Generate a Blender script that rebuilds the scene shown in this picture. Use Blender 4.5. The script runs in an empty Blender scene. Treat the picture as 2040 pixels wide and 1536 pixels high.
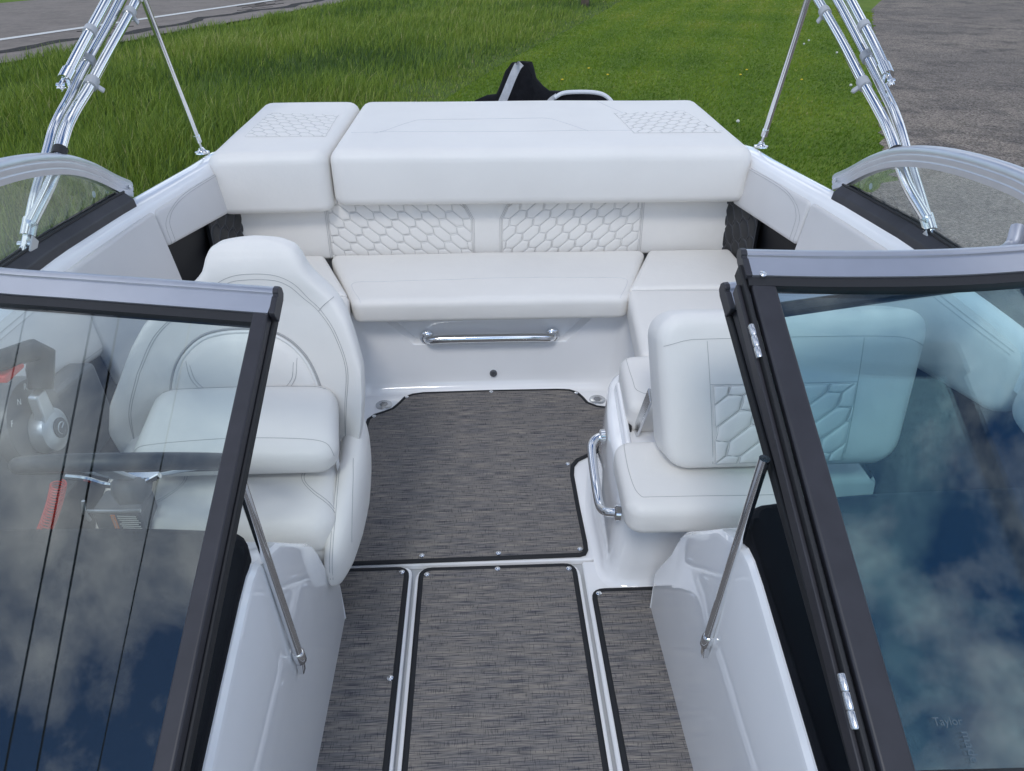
import bpy, math, random
import numpy as np
from mathutils import Vector, Matrix
from mathutils.bvhtree import BVHTree

random.seed(7)
rng = np.random.default_rng(7)
SC = bpy.context.scene
COL = SC.collection
R = math.radians

# ------------------------------------------------------------------ camera
cam = bpy.data.cameras.new('camera')
cam.sensor_width = 36.0
cam.lens = 36.0 * 1450.0 / 2040.0
cam.clip_start = 0.02
cam.clip_end = 900.0
camo = bpy.data.objects.new('camera', cam)
COL.objects.link(camo)
camo.location = (-0.023, 0.0, 1.5)
camo.rotation_euler = (R(90 - 31.627), 0, R(-2.488))
SC.camera = camo

# ------------------------------------------------------------------ sky and sun
SUN_EL, SUN_AZ = 50.0, 195.0          # azimuth measured from +Y (aft) towards +X
W = bpy.data.worlds.new('World')
SC.world = W
W.use_nodes = True
nt = W.node_tree
nt.nodes.clear()


def nd(t, kind, **kw):
    n = t.nodes.new(kind)
    for k, v in kw.items():
        setattr(n, k, v)
    return n


out = nd(nt, 'ShaderNodeOutputWorld')
bg = nd(nt, 'ShaderNodeBackground')
bg.inputs['Strength'].default_value = 0.105
sky = nd(nt, 'ShaderNodeTexSky', sky_type='NISHITA')
sky.sun_disc = False
sky.sun_elevation = R(SUN_EL)
sky.sun_rotation = R(SUN_AZ)
sky.altitude = 200
sky.air_density = 1.0
sky.dust_density = 0.6
sky.ozone_density = 2.0
tc = nd(nt, 'ShaderNodeTexCoord')
sep = nd(nt, 'ShaderNodeSeparateXYZ')
nt.links.new(tc.outputs['Generated'], sep.inputs[0])
zc = nd(nt, 'ShaderNodeMath', operation='MAXIMUM')
nt.links.new(sep.outputs['Z'], zc.inputs[0]); zc.inputs[1].default_value = 0.0
za = nd(nt, 'ShaderNodeMath', operation='ADD')
nt.links.new(zc.outputs[0], za.inputs[0]); za.inputs[1].default_value = 0.22
dv = nd(nt, 'ShaderNodeVectorMath', operation='DIVIDE')
cmb = nd(nt, 'ShaderNodeCombineXYZ')
for k in ('X', 'Y', 'Z'):
    nt.links.new(za.outputs[0], cmb.inputs[k])
nt.links.new(tc.outputs['Generated'], dv.inputs[0])
nt.links.new(cmb.outputs[0], dv.inputs[1])
mp = nd(nt, 'ShaderNodeMapping')
mp.inputs['Location'].default_value = (7.3, 4.1, 0.0)
mp.inputs['Scale'].default_value = (1.0, 1.0, 0.0)
nt.links.new(dv.outputs[0], mp.inputs[0])
cn = nd(nt, 'ShaderNodeTexNoise')
cn.inputs['Scale'].default_value = 2.8
cn.inputs['Detail'].default_value = 9.0
cn.inputs['Roughness'].default_value = 0.58
cn.inputs['Distortion'].default_value = 0.35
nt.links.new(mp.outputs[0], cn.inputs['Vector'])
cr = nd(nt, 'ShaderNodeValToRGB')
cr.color_ramp.elements[0].position = 0.44
cr.color_ramp.elements[1].position = 0.65
nt.links.new(cn.outputs['Fac'], cr.inputs[0])
mx = nd(nt, 'ShaderNodeMixRGB')
mx.inputs['Color2'].default_value = (20.0, 20.8, 21.6, 1)
nt.links.new(cr.outputs['Color'], mx.inputs['Fac'])
tn = nd(nt, 'ShaderNodeMixRGB', blend_type='MULTIPLY')
tn.inputs['Fac'].default_value = 1.0
tn.inputs['Color2'].default_value = (.56, .95, 1.36, 1)
nt.links.new(sky.outputs[0], tn.inputs['Color1'])
nt.links.new(tn.outputs[0], mx.inputs['Color1'])
nt.links.new(mx.outputs[0], bg.inputs['Color'])
nt.links.new(bg.outputs[0], out.inputs[0])

sun = bpy.data.lights.new('sun', 'SUN')
sun.energy = 1.15
sun.angle = R(13)
sun.color = (1.0, 0.97, 0.93)
suno = bpy.data.objects.new('sun', sun)
COL.objects.link(suno)
az, el = R(SUN_AZ), R(SUN_EL)
sd = Vector((math.sin(az) * math.cos(el), math.cos(az) * math.cos(el), math.sin(el)))
suno.rotation_euler = (-sd).to_track_quat('-Z', 'Y').to_euler()
suno.location = sd * 60

SC.view_settings.view_transform = 'Standard'
SC.view_settings.look = 'None'
SC.view_settings.exposure = -0.22
SC.view_settings.gamma = 1.0
SC.view_settings.use_curve_mapping = False
SC.cycles.use_denoising = True
SC.cycles.max_bounces = 10
SC.cycles.transparent_max_bounces = 16

# ------------------------------------------------------------------ materials
MATS = {}


def mat(name, base=(.8, .8, .8), rough=.5, metal=0.0, coat=0.0, coat_rough=.05, spec=.5,
        noise=None, bump=None, sheen=0.0):
    """noise: (scale, amount) colour variation, bump: list of (scale, strength, distance)"""
    m = bpy.data.materials.new(name)
    m.use_nodes = True
    t = m.node_tree
    p = t.nodes['Principled BSDF']
    p.inputs['Base Color'].default_value = (*base, 1)
    p.inputs['Roughness'].default_value = rough
    p.inputs['Metallic'].default_value = metal
    p.inputs['Specular IOR Level'].default_value = spec
    p.inputs['Coat Weight'].default_value = coat
    p.inputs['Coat Roughness'].default_value = coat_rough
    p.inputs['Sheen Weight'].default_value = sheen
    tcn = nd(t, 'ShaderNodeTexCoord')
    if noise:
        sc_, am = noise
        n = nd(t, 'ShaderNodeTexNoise')
        n.inputs['Scale'].default_value = sc_
        n.inputs['Detail'].default_value = 5
        t.links.new(tcn.outputs['Object'], n.inputs['Vector'])
        mr = nd(t, 'ShaderNodeMapRange')
        mr.inputs['From Min'].default_value = .3
        mr.inputs['From Max'].default_value = .7
        mr.inputs['To Min'].default_value = 1 - am
        mr.inputs['To Max'].default_value = 1 + am
        t.links.new(n.outputs['Fac'], mr.inputs['Value'])
        mm = nd(t, 'ShaderNodeVectorMath', operation='SCALE')
        mm.inputs[0].default_value = base
        t.links.new(mr.outputs[0], mm.inputs['Scale'])
        t.links.new(mm.outputs[0], p.inputs['Base Color'])
    last = None
    for (sc_, st, di) in (bump or []):
        n = nd(t, 'ShaderNodeTexNoise')
        n.inputs['Scale'].default_value = sc_
        n.inputs['Detail'].default_value = 4
        t.links.new(tcn.outputs['Object'], n.inputs['Vector'])
        b = nd(t, 'ShaderNodeBump')
        b.inputs['Strength'].default_value = st
        b.inputs['Distance'].default_value = di
        t.links.new(n.outputs['Fac'], b.inputs['Height'])
        if last:
            t.links.new(last.outputs[0], b.inputs['Normal'])
        last = b
    if last:
        t.links.new(last.outputs[0], p.inputs['Normal'])
    MATS[name] = m
    return m


mat('vinyl', (.80, .775, .735), .46, spec=.4, noise=(3.0, .025), bump=[(9, .25, .012), (38, .16, .004), (900, .2, .0008)])
mat('panel_vinyl', (.66, .645, .635), .5, spec=.35, noise=(3.0, .03), bump=[(6, .2, .01), (900, .12, .0006)])
mat('gelcoat', (.90, .90, .905), .08, coat=.6, coat_rough=.04, noise=(4, .015), bump=[(5, .05, .01)])
mat('thread', (.40, .395, .39), .7)
mat('thread_light', (.58, .58, .60), .7)
mat('pocket_thread', (.13, .13, .14), .7)
mat('piping', (.76, .745, .72), .4)
mat('chrome', (.80, .81, .82), .09, metal=1.0)
mat('steel', (.62, .63, .64), .25, metal=1.0, noise=(30, .06))
mat('nylon', (.42, .43, .45), .45)
mat('aluminium', (.56, .57, .61), .33, metal=.92, noise=(20, .03))
mat('black_frame', (.026, .025, .031), .42, noise=(25, .15), bump=[(300, .1, .0005)])
mat('rubber', (.012, .012, .014), .55, bump=[(80, .1, .002)])
mat('black_vinyl', (.018, .019, .022), .42, noise=(8, .2), bump=[(500, .25, .001)])
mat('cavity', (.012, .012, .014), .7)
mat('dash', (.008, .009, .012), .75, spec=.15, noise=(10, .15))
mat('grey_plastic', (.09, .095, .105), .4)
mat('silver_plastic', (.5, .52, .54), .28, metal=.7)
mat('red_plastic', (.55, .03, .02), .4)
mat('orange_label', (.75, .2, .03), .5)
mat('white_label', (.75, .75, .73), .5)
mat('cover_fabric', (.007, .007, .009), .85, spec=.2, noise=(30, .3), bump=[(25, .5, .01), (600, .3, .001)])
mat('silver_strip', (.45, .45, .46), .55, noise=(60, .1))
mat('white_trim', (.78, .78, .78), .5)
mat('black_binding', (.012, .013, .016), .75, bump=[(400, .4, .001)])
mat('pole_wood', (.10, .075, .055), .85, noise=(6, .35), bump=[(30, .6, .01)])
mat('wire', (.01, .01, .01), .6)
mat('yellow_petal', (.75, .52, .02), .6)
mat('seed_head', (.6, .6, .55), .8)
mat('stem', (.08, .15, .03), .6)
mat('decal', (.55, .62, .64), .5)
mat('underlay', (.5, .51, .52), .5)


def glass(name, tint):
    m = bpy.data.materials.new(name)
    m.use_nodes = True
    t = m.node_tree
    t.nodes.clear()
    o = nd(t, 'ShaderNodeOutputMaterial')
    tr = nd(t, 'ShaderNodeBsdfTransparent')
    tr.inputs[0].default_value = (*tint, 1)
    gl = nd(t, 'ShaderNodeBsdfGlossy')
    gl.inputs['Roughness'].default_value = 0.0
    gl.inputs['Color'].default_value = (1, 1, 1, 1)
    g = nd(t, 'ShaderNodeNewGeometry')
    d = nd(t, 'ShaderNodeVectorMath', operation='DOT_PRODUCT')
    t.links.new(g.outputs['Incoming'], d.inputs[0])
    t.links.new(g.outputs['Normal'], d.inputs[1])
    a = nd(t, 'ShaderNodeMath', operation='ABSOLUTE')
    t.links.new(d.outputs['Value'], a.inputs[0])
    s = nd(t, 'ShaderNodeMath', operation='SUBTRACT')
    s.inputs[0].default_value = 1
    t.links.new(a.outputs[0], s.inputs[1])
    p5 = nd(t, 'ShaderNodeMath', operation='POWER')
    t.links.new(s.outputs[0], p5.inputs[0]); p5.inputs[1].default_value = 5
    ma = nd(t, 'ShaderNodeMath', operation='MULTIPLY_ADD')
    t.links.new(p5.outputs[0], ma.inputs[0]); ma.inputs[1].default_value = .94; ma.inputs[2].default_value = .06
    mxs = nd(t, 'ShaderNodeMixShader')
    t.links.new(ma.outputs[0], mxs.inputs[0])
    t.links.new(tr.outputs[0], mxs.inputs[1])
    t.links.new(gl.outputs[0], mxs.inputs[2])
    t.links.new(mxs.outputs[0], o.inputs[0])
    MATS[name] = m
    return m


glass('glass_clear', (.925, .97, .965))
glass('glass_tinted', (.82, .94, .955))


def weave_mat():
    m = bpy.data.materials.new('woven_mat')
    m.use_nodes = True
    t = m.node_tree
    p = t.nodes['Principled BSDF']
    p.inputs['Roughness'].default_value = .75
    p.inputs['Specular IOR Level'].default_value = .25
    tcn = nd(t, 'ShaderNodeTexCoord')

    def stretched(sx, sy, detail=3):
        mpn = nd(t, 'ShaderNodeMapping')
        mpn.inputs['Scale'].default_value = (sx, sy, 1)
        t.links.new(tcn.outputs['Object'], mpn.inputs[0])
        n = nd(t, 'ShaderNodeTexNoise')
        n.inputs['Scale'].default_value = 1.0
        n.inputs['Detail'].default_value = detail
        t.links.new(mpn.outputs[0], n.inputs['Vector'])
        return n
    a = stretched(16, 520)
    b = stretched(7, 90)
    c = stretched(420, 45, 2)
    r1 = nd(t, 'ShaderNodeValToRGB')
    e = r1.color_ramp.elements
    e[0].position = .34; e[0].color = (.055, .058, .074, 1)
    e[1].position = .50; e[1].color = (.225, .209, .193, 1)
    n3 = e.new(.62); n3.color = (.290, .267, .243, 1)
    n4 = e.new(.43); n4.color = (.145, .138, .138, 1)
    n5 = e.new(.72); n5.color = (.35, .318, .282, 1)
    t.links.new(a.outputs['Fac'], r1.inputs[0])
    r2 = nd(t, 'ShaderNodeValToRGB')
    r2.color_ramp.elements[0].position = .35
    r2.color_ramp.elements[0].color = (.72, .74, .80, 1)
    r2.color_ramp.elements[1].position = .65
    r2.color_ramp.elements[1].color = (1.08, 1.05, 1.0, 1)
    t.links.new(b.outputs['Fac'], r2.inputs[0])
    r3 = nd(t, 'ShaderNodeValToRGB')
    r3.color_ramp.elements[0].position = .34
    r3.color_ramp.elements[0].color = (.40, .41, .46, 1)
    r3.color_ramp.elements[1].position = .42
    r3.color_ramp.elements[1].color = (1, 1, 1, 1)
    t.links.new(c.outputs['Fac'], r3.inputs[0])
    m1 = nd(t, 'ShaderNodeMixRGB', blend_type='MULTIPLY'); m1.inputs[0].default_value = 1
    m2 = nd(t, 'ShaderNodeMixRGB', blend_type='MULTIPLY'); m2.inputs[0].default_value = .8
    t.links.new(r1.outputs[0], m1.inputs[1]); t.links.new(r2.outputs[0], m1.inputs[2])
    t.links.new(m1.outputs[0], m2.inputs[1]); t.links.new(r3.outputs[0], m2.inputs[2])
    t.links.new(m2.outputs[0], p.inputs['Base Color'])
    bp = nd(t, 'ShaderNodeBump')
    bp.inputs['Strength'].default_value = .5
    bp.inputs['Distance'].default_value = .002
    t.links.new(a.outputs['Fac'], bp.inputs['Height'])
    t.links.new(bp.outputs[0], p.inputs['Normal'])
    MATS['woven_mat'] = m


weave_mat()


def ground_mat(name, cols, scales, rough=.9, bump=(40, .6, .03), vor=None):
    """cols: list of 3 colours mixed by two noises"""
    m = bpy.data.materials.new(name)
    m.use_nodes = True
    t = m.node_tree
    p = t.nodes['Principled BSDF']
    p.inputs['Roughness'].default_value = rough
    p.inputs['Specular IOR Level'].default_value = .2
    tcn = nd(t, 'ShaderNodeTexCoord')
    prev = None
    for i, (sc_, lo, hi) in enumerate(scales):
        n = nd(t, 'ShaderNodeTexNoise')
        n.inputs['Scale'].default_value = sc_
        n.inputs['Detail'].default_value = 6
        n.inputs['Roughness'].default_value = .65
        t.links.new(tcn.outputs['Object'], n.inputs['Vector'])
        rp = nd(t, 'ShaderNodeValToRGB')
        rp.color_ramp.elements[0].position = lo
        rp.color_ramp.elements[1].position = hi
        t.links.new(n.outputs['Fac'], rp.inputs[0])
        mxn = nd(t, 'ShaderNodeMixRGB')
        t.links.new(rp.outputs[0], mxn.inputs[0])
        if prev is None:
            mxn.inputs[1].default_value = (*cols[0], 1)
        else:
            t.links.new(prev.outputs[0], mxn.inputs[1])
        mxn.inputs[2].default_value = (*cols[i + 1], 1)
        prev = mxn
    last = prev
    n = nd(t, 'ShaderNodeTexNoise')
    n.inputs['Scale'].default_value = bump[0]
    n.inputs['Detail'].default_value = 4
    t.links.new(tcn.outputs['Object'], n.inputs['Vector'])
    hgt = n.outputs['Fac']
    if vor:
        v = nd(t, 'ShaderNodeTexVoronoi')
        v.inputs['Scale'].default_value = vor
        t.links.new(tcn.outputs['Object'], v.inputs['Vector'])
        hv = nd(t, 'ShaderNodeHueSaturation')
        sc2 = nd(t, 'ShaderNodeSeparateColor')
        t.links.new(v.outputs['Color'], sc2.inputs[0])
        mr = nd(t, 'ShaderNodeMapRange')
        mr.inputs['To Min'].default_value = .45
        mr.inputs['To Max'].default_value = 1.75
        t.links.new(sc2.outputs[0], mr.inputs['Value'])
        t.links.new(mr.outputs[0], hv.inputs['Value'])
        t.links.new(last.outputs[0], hv.inputs['Color'])
        last = hv
        hgt = v.outputs['Distance']
    t.links.new(last.outputs[0], p.inputs['Base Color'])
    b = nd(t, 'ShaderNodeBump')
    b.inputs['Strength'].default_value = bump[1]
    b.inputs['Distance'].default_value = bump[2]
    t.links.new(hgt, b.inputs['Height'])
    t.links.new(b.outputs[0], p.inputs['Normal'])
    MATS[name] = m


ground_mat('lawn', [(.125, .205, .024), (.17, .245, .032), (.095, .16, .018), (.22, .23, .07)],
           [(.35, .4, .6), (3.0, .5, .7), (1.1, .62, .8)], bump=(60, .9, .05))
ground_mat('soil', [(.075, .125, .02), (.10, .155, .026), (.085, .10, .03)],
           [(.8, .4, .6), (4.0, .5, .7)], bump=(30, .9, .05))
ground_mat('asphalt', [(.225, .196, .172), (.185, .161, .141), (.265, .231, .20)],
           [(.7, .4, .6), (5.0, .5, .7)], bump=(120, .5, .01))
ground_mat('shoulder', [(.22, .192, .170), (.26, .225, .198), (.15, .135, .118)],
           [(1.5, .4, .6), (6.0, .55, .75)], bump=(60, .7, .02))
ground_mat('crack', [(.03, .028, .027), (.06, .055, .05)], [(8, .4, .6)], bump=(60, .8, .02))
ground_mat('road_paint', [(.66, .66, .63), (.56, .56, .54)], [(8, .45, .65)], bump=(90, .3, .004))
ground_mat('gravel', [(.175, .152, .132), (.235, .200, .166), (.120, .105, .094), (.20, .172, .145)],
           [(.22, .42, .58), (1.0, .47, .62), (5.0, .5, .66)], bump=(60, .8, .02), vor=48)


def grass_mat(name, ramp):
    m = bpy.data.materials.new(name)
    m.use_nodes = True
    t = m.node_tree
    p = t.nodes['Principled BSDF']
    p.inputs['Roughness'].default_value = .5
    p.inputs['Specular IOR Level'].default_value = .3
    at = nd(t, 'ShaderNodeAttribute')
    at.attribute_name = 'tone'
    rp = nd(t, 'ShaderNodeValToRGB')
    e = rp.color_ramp.elements
    e[0].position = 0; e[0].color = (*ramp[0], 1)
    e[1].position = 1; e[1].color = (*ramp[-1], 1)
    for i, c in enumerate(ramp[1:-1]):
        q = e.new((i + 1) / (len(ramp) - 1)); q.color = (*c, 1)
    t.links.new(at.outputs['Fac'], rp.inputs[0])
    t.links.new(rp.outputs[0], p.inputs['Base Color'])
    trn = nd(t, 'ShaderNodeBsdfTranslucent')
    t.links.new(rp.outputs[0], trn.inputs[0])
    ms = nd(t, 'ShaderNodeMixShader'); ms.inputs[0].default_value = .3
    t.links.new(p.outputs[0], ms.inputs[1]); t.links.new(trn.outputs[0], ms.inputs[2])
    t.links.new(ms.outputs[0], t.nodes['Material Output'].inputs[0])
    MATS[name] = m


grass_mat('tall_blades', [(.065, .115, .035), (.145, .23, .036), (.23, .315, .042), (.32, .38, .085), (.52, .46, .22)])
grass_mat('lawn_blades', [(.09, .165, .016), (.145, .245, .022), (.205, .30, .026), (.29, .335, .04), (.44, .40, .15)])

# ------------------------------------------------------------------ mesh helpers


def V(*a):
    return Vector(a if len(a) == 3 else a[0])


def catmull(pts, n=8, closed=False):
    P = [Vector(p) for p in pts]
    if closed:
        P = [P[-1]] + P + [P[0], P[1]]
    else:
        P = [2 * P[0] - P[1]] + P + [2 * P[-1] - P[-2]]
    o = []
    for i in range(1, len(P) - 2):
        for k in range(n):
            t = k / n
            a, b, c, d = P[i - 1], P[i], P[i + 1], P[i + 2]
            o.append(.5 * ((2 * b) + (c - a) * t + (2 * a - 5 * b + 4 * c - d) * t * t + (3 * b - a - 3 * c + d) * t ** 3))
    if not closed:
        o.append(P[-2].copy())
    return o


class MB:
    """collects geometry for ONE mesh object"""

    def __init__(s):
        s.v = []; s.f = []

    def add(s, vs, fs):
        b = len(s.v)
        s.v += [tuple(x) for x in vs]
        s.f += [tuple(i + b for i in f) for f in fs]
        return s

    def box(s, c, h, rot=None):
        c = Vector(c)
        vs = []
        for dx in (-1, 1):
            for dy in (-1, 1):
                for dz in (-1, 1):
                    d = Vector((dx * h[0], dy * h[1], dz * h[2]))
                    vs.append(c + (rot @ d if rot else d))
        return s.add(vs, [(0, 1, 3, 2), (4, 6, 7, 5), (0, 4, 5, 1), (2, 3, 7, 6), (0, 2, 6, 4), (1, 5, 7, 3)])

    def beam(s, p0, p1, u, w):
        """box from p0 to p1 with half-vectors u, w"""
        p0, p1, u, w = map(Vector, (p0, p1, u, w))
        vs = [p0 - u - w, p0 + u - w, p0 + u + w, p0 - u + w, p1 - u - w, p1 + u - w, p1 + u + w, p1 - u + w]
        return s.add(vs, [(0, 3, 2, 1), (4, 5, 6, 7), (0, 1, 5, 4), (1, 2, 6, 5), (2, 3, 7, 6), (3, 0, 4, 7)])

    def hexa(s, bot, top):
        """bot, top: equal lists of points, same winding"""
        n = len(bot)
        fs = [tuple(range(n - 1, -1, -1)), tuple(range(n, 2 * n))]
        for i in range(n):
            j = (i + 1) % n
            fs.append((i, j, n + j, n + i))
        return s.add(list(bot) + list(top), fs)

    def tube(s, pts, r, seg=8, cap=True, closed=False):
        P = [Vector(p) for p in pts]
        n = len(P)
        rr = r if isinstance(r, (list, tuple)) else [r] * n
        T = []
        for i in range(n):
            if closed:
                a, b = P[i - 1], P[(i + 1) % n]
            else:
                a, b = P[max(i - 1, 0)], P[min(i + 1, n - 1)]
            T.append((b - a).normalized())
        up = Vector((0, 0, 1)) if abs(T[0].z) < .9 else Vector((1, 0, 0))
        N = (up - T[0] * up.dot(T[0])).normalized()
        vs = []
        for i in range(n):
            N = N - T[i] * N.dot(T[i])
            N.normalize()
            B = T[i].cross(N)
            for k in range(seg):
                a = 2 * math.pi * k / seg
                vs.append(P[i] + (N * math.cos(a) + B * math.sin(a)) * rr[i])
        fs = []
        for i in range(n if closed else n - 1):
            j = (i + 1) % n
            for k in range(seg):
                l = (k + 1) % seg
                fs.append((i * seg + k, i * seg + l, j * seg + l, j * seg + k))
        if cap and not closed:
            fs.append(tuple(range(seg - 1, -1, -1)))
            fs.append(tuple(range((n - 1) * seg, n * seg)))
        return s.add(vs, fs)

    def loft(s, secs, cap=True, closed=True):
        m = len(secs[0])
        vs = [p for q in secs for p in q]
        fs = []
        for i in range(len(secs) - 1):
            for k in range(m if closed else m - 1):
                l = (k + 1) % m
                fs.append((i * m + k, i * m + l, (i + 1) * m + l, (i + 1) * m + k))
        if cap and closed:
            fs.append(tuple(range(m - 1, -1, -1)))
            fs.append(tuple(range((len(secs) - 1) * m, len(secs) * m)))
        return s.add(vs, fs)

    def lathe(s, c, axis, prof, seg=16):
        """prof: list of (radius, height along axis)"""
        ax = Vector(axis).normalized()
        u = ax.orthogonal().normalized()
        w = ax.cross(u)
        secs = [[Vector(c) + ax * h + (u * math.cos(2 * math.pi * k / seg) + w * math.sin(2 * math.pi * k / seg)) * max(r, 1e-5)
                 for k in range(seg)] for r, h in prof]
        return s.loft(secs)

    def bvh(s):
        return BVHTree.FromPolygons([Vector(v) for v in s.v], s.f)

    def build(s, name, material, parent=None, smooth=True, bevel=None, wn=False, label=None, sharp=None):
        me = bpy.data.meshes.new(name)
        me.from_pydata(s.v, [], s.f)
        me.materials.append(MATS[material])
        me.validate()
        if smooth:
            me.shade_smooth()
        if smooth and not bevel:
            me.set_sharp_from_angle(angle=R(sharp or 44))
        elif sharp:
            me.set_sharp_from_angle(angle=R(sharp))
        o = bpy.data.objects.new(name, me)
        COL.objects.link(o)
        if parent:
            o.parent = parent
            if parent.type == 'EMPTY':
                o.location = -parent.location
        if bevel:
            b = o.modifiers.new('bevel', 'BEVEL')
            b.width, b.segments = bevel
            b.limit_method = 'ANGLE'
            b.angle_limit = R(28)
            wn = True
        if wn:
            w = o.modifiers.new('wn', 'WEIGHTED_NORMAL')
            w.keep_sharp = True
        if label:
            o['label'] = label
        return o


def tag(o, label, cat, group=None, kind=None):
    o['label'] = label
    if cat:
        o['category'] = cat
    if group:
        o['group'] = group
    if kind:
        o['kind'] = kind
    return o


def thing(name, label, cat, loc, group=None):
    o = bpy.data.objects.new(name, None)
    COL.objects.link(o)
    o.location = loc
    o.empty_display_size = .1
    return tag(o, label, cat, group)


class Pad:
    """upholstered slab: bilinear quad top (c00,c10,c11,c01), thickness below it, rounded edges"""

    def __init__(s, c00, c10, c11, c01, thick, r=.03, rc=None, crown=0.0, rb=None, n=8, wave=None):
        s.c = [Vector(x) for x in (c00, c10, c11, c01)]
        s.rc = rc or r * 1.3
        s.r = r
        s.rb = rb or min(r, thick - r - .002) * .7
        s.th = thick
        s.crown = crown
        k1, k2, k3 = random.uniform(0, 6), random.uniform(0, 6), random.uniform(0, 6)
        s.wave = wave or (lambda x_, y_: .0012 * math.sin(9 * x_ + 5 * y_ + k1) + .0009 * math.sin(17 * y_ - 6 * x_ + k2) + .0006 * math.sin(26 * x_ + k3))
        a, b, c, d = s.c
        s.N = (b - a).cross(d - a).normalized()
        s.Wd = ((b - a).length + (c - d).length) / 4
        s.Hd = ((d - a).length + (c - b).length) / 4

    def bil(s, x, y):
        u = .5 + x / (2 * s.Wd); v = .5 + y / (2 * s.Hd)
        a, b, c, d = s.c
        return a * (1 - u) * (1 - v) + b * u * (1 - v) + c * u * v + d * (1 - u) * v

    def plan(s, x, y):
        """square grid -> rounded rectangle; returns x, y, distance to the rim"""
        rc = s.rc
        qx = max(abs(x) - (s.Wd - rc), 0) / rc
        qy = max(abs(y) - (s.Hd - rc), 0) / rc
        px = qx * math.sqrt(max(0, 1 - qy * qy / 2)); py = qy * math.sqrt(max(0, 1 - qx * qx / 2))
        nx = math.copysign(min(abs(x), s.Wd - rc) + px * rc, x)
        ny = math.copysign(min(abs(y), s.Hd - rc) + py * rc, y)
        return nx, ny, rc * (1 - math.hypot(px, py))

    def drop(s, d, r):
        if d >= r:
            return 0.0
        return r - math.sqrt(max(0, r * r - (r - d) ** 2))

    def z(s, x, y, d):
        cw = s.crown * (1 - (x / s.Wd) ** 2) * (1 - (y / s.Hd) ** 2)
        if s.wave:
            cw += s.wave(x, y) * min(1, d / (s.rc))
        return cw - s.drop(d, s.r)

    def surf(s, u, v, off=.0004):
        """point on the upholstery at u, v in 0..1"""
        x, y, d = s.plan((u * 2 - 1) * s.Wd, (v * 2 - 1) * s.Hd)
        return s.bil(x, y) + s.N * (s.z(x, y, d) + off)

    def mb(s, nx=18, ny=18, k=5):
        def ticks(H, n):
            e = [H - s.rc * (1 - math.sin(i / k * math.pi / 2)) for i in range(k + 1)]   # towards the rim
            inner = list(np.linspace(-(H - s.rc), H - s.rc, n))
            return [-t for t in reversed(e[1:])] + inner + e[1:]
        xs = ticks(s.Wd, nx); ys = ticks(s.Hd, ny)
        m = MB()
        nX, nY = len(xs), len(ys)
        top = []; bot = []
        for y in ys:
            for x in xs:
                a, b, d = s.plan(x, y)
                top.append(s.bil(a, b) + s.N * s.z(a, b, d))
                bot.append(s.bil(a, b) + s.N * (-s.th + s.drop(d, s.rb)))
        fs = []
        for j in range(nY - 1):
            for i in range(nX - 1):
                a = j * nX + i
                fs.append((a, a + 1, a + 1 + nX, a + nX))
        nt_ = len(top)
        fs2 = [tuple(q + nt_ for q in reversed(f)) for f in fs]
        rim = [i for i in range(nX)] + [j * nX + nX - 1 for j in range(1, nY)] + \
              [(nY - 1) * nX + i for i in range(nX - 2, -1, -1)] + [j * nX for j in range(nY - 2, 0, -1)]
        sd = []
        for q in range(len(rim)):
            a, b = rim[q], rim[(q + 1) % len(rim)]
            sd.append((b, a, a + nt_, b + nt_))
        m.add(top + bot, fs + fs2 + sd)
        return m


def seam_on(pad, uvs, m, n=10, r=.0006, smooth=True):
    pts = [(u, v, 0) for u, v in uvs]
    if smooth and len(pts) > 2:
        pts = [(p.x, p.y) for p in catmull(pts, n)]
    else:
        q = []
        for i in range(len(uvs) - 1):
            for k in range(n):
                t = k / n
                q.append((uvs[i][0] * (1 - t) + uvs[i + 1][0] * t, uvs[i][1] * (1 - t) + uvs[i + 1][1] * t))
        q.append(uvs[-1]); pts = q
    m.tube([pad.surf(u, v) for u, v in pts], r, seg=5)
    return m


def project(bvh, pts, d, off=.0006, n=6, smooth=True):
    d = Vector(d).normalized()
    q = catmull(pts, n) if smooth else [Vector(p) for p in pts]
    res = []
    for p in q:
        h, nn, _, _ = bvh.ray_cast(p - d * .6, d)
        if h is not None:
            if nn.dot(d) > 0:
                nn = -nn
            res.append(h + nn * off)
    return res


def clip_poly(poly, edge_poly):
    """Sutherland-Hodgman; edge_poly convex and counter-clockwise"""
    out_ = poly
    n = len(edge_poly)
    for i in range(n):
        ax, ay = edge_poly[i]; bx, by = edge_poly[(i + 1) % n]
        inp = out_; out_ = []
        if not inp:
            break

        def side(p):
            return (bx - ax) * (p[1] - ay) - (by - ay) * (p[0] - ax)
        for j in range(len(inp)):
            p, q = inp[j - 1], inp[j]
            sp, sq = side(p), side(q)
            if (sp >= 0) != (sq >= 0):
                t = sp / (sp - sq)
                out_.append((p[0] + (q[0] - p[0]) * t, p[1] + (q[1] - p[1]) * t))
            if sq >= 0:
                out_.append(q)
    return out_


def poly_area(p):
    return .5 * sum(p[i - 1][0] * p[i][1] - p[i][0] * p[i - 1][1] for i in range(len(p)))


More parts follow.
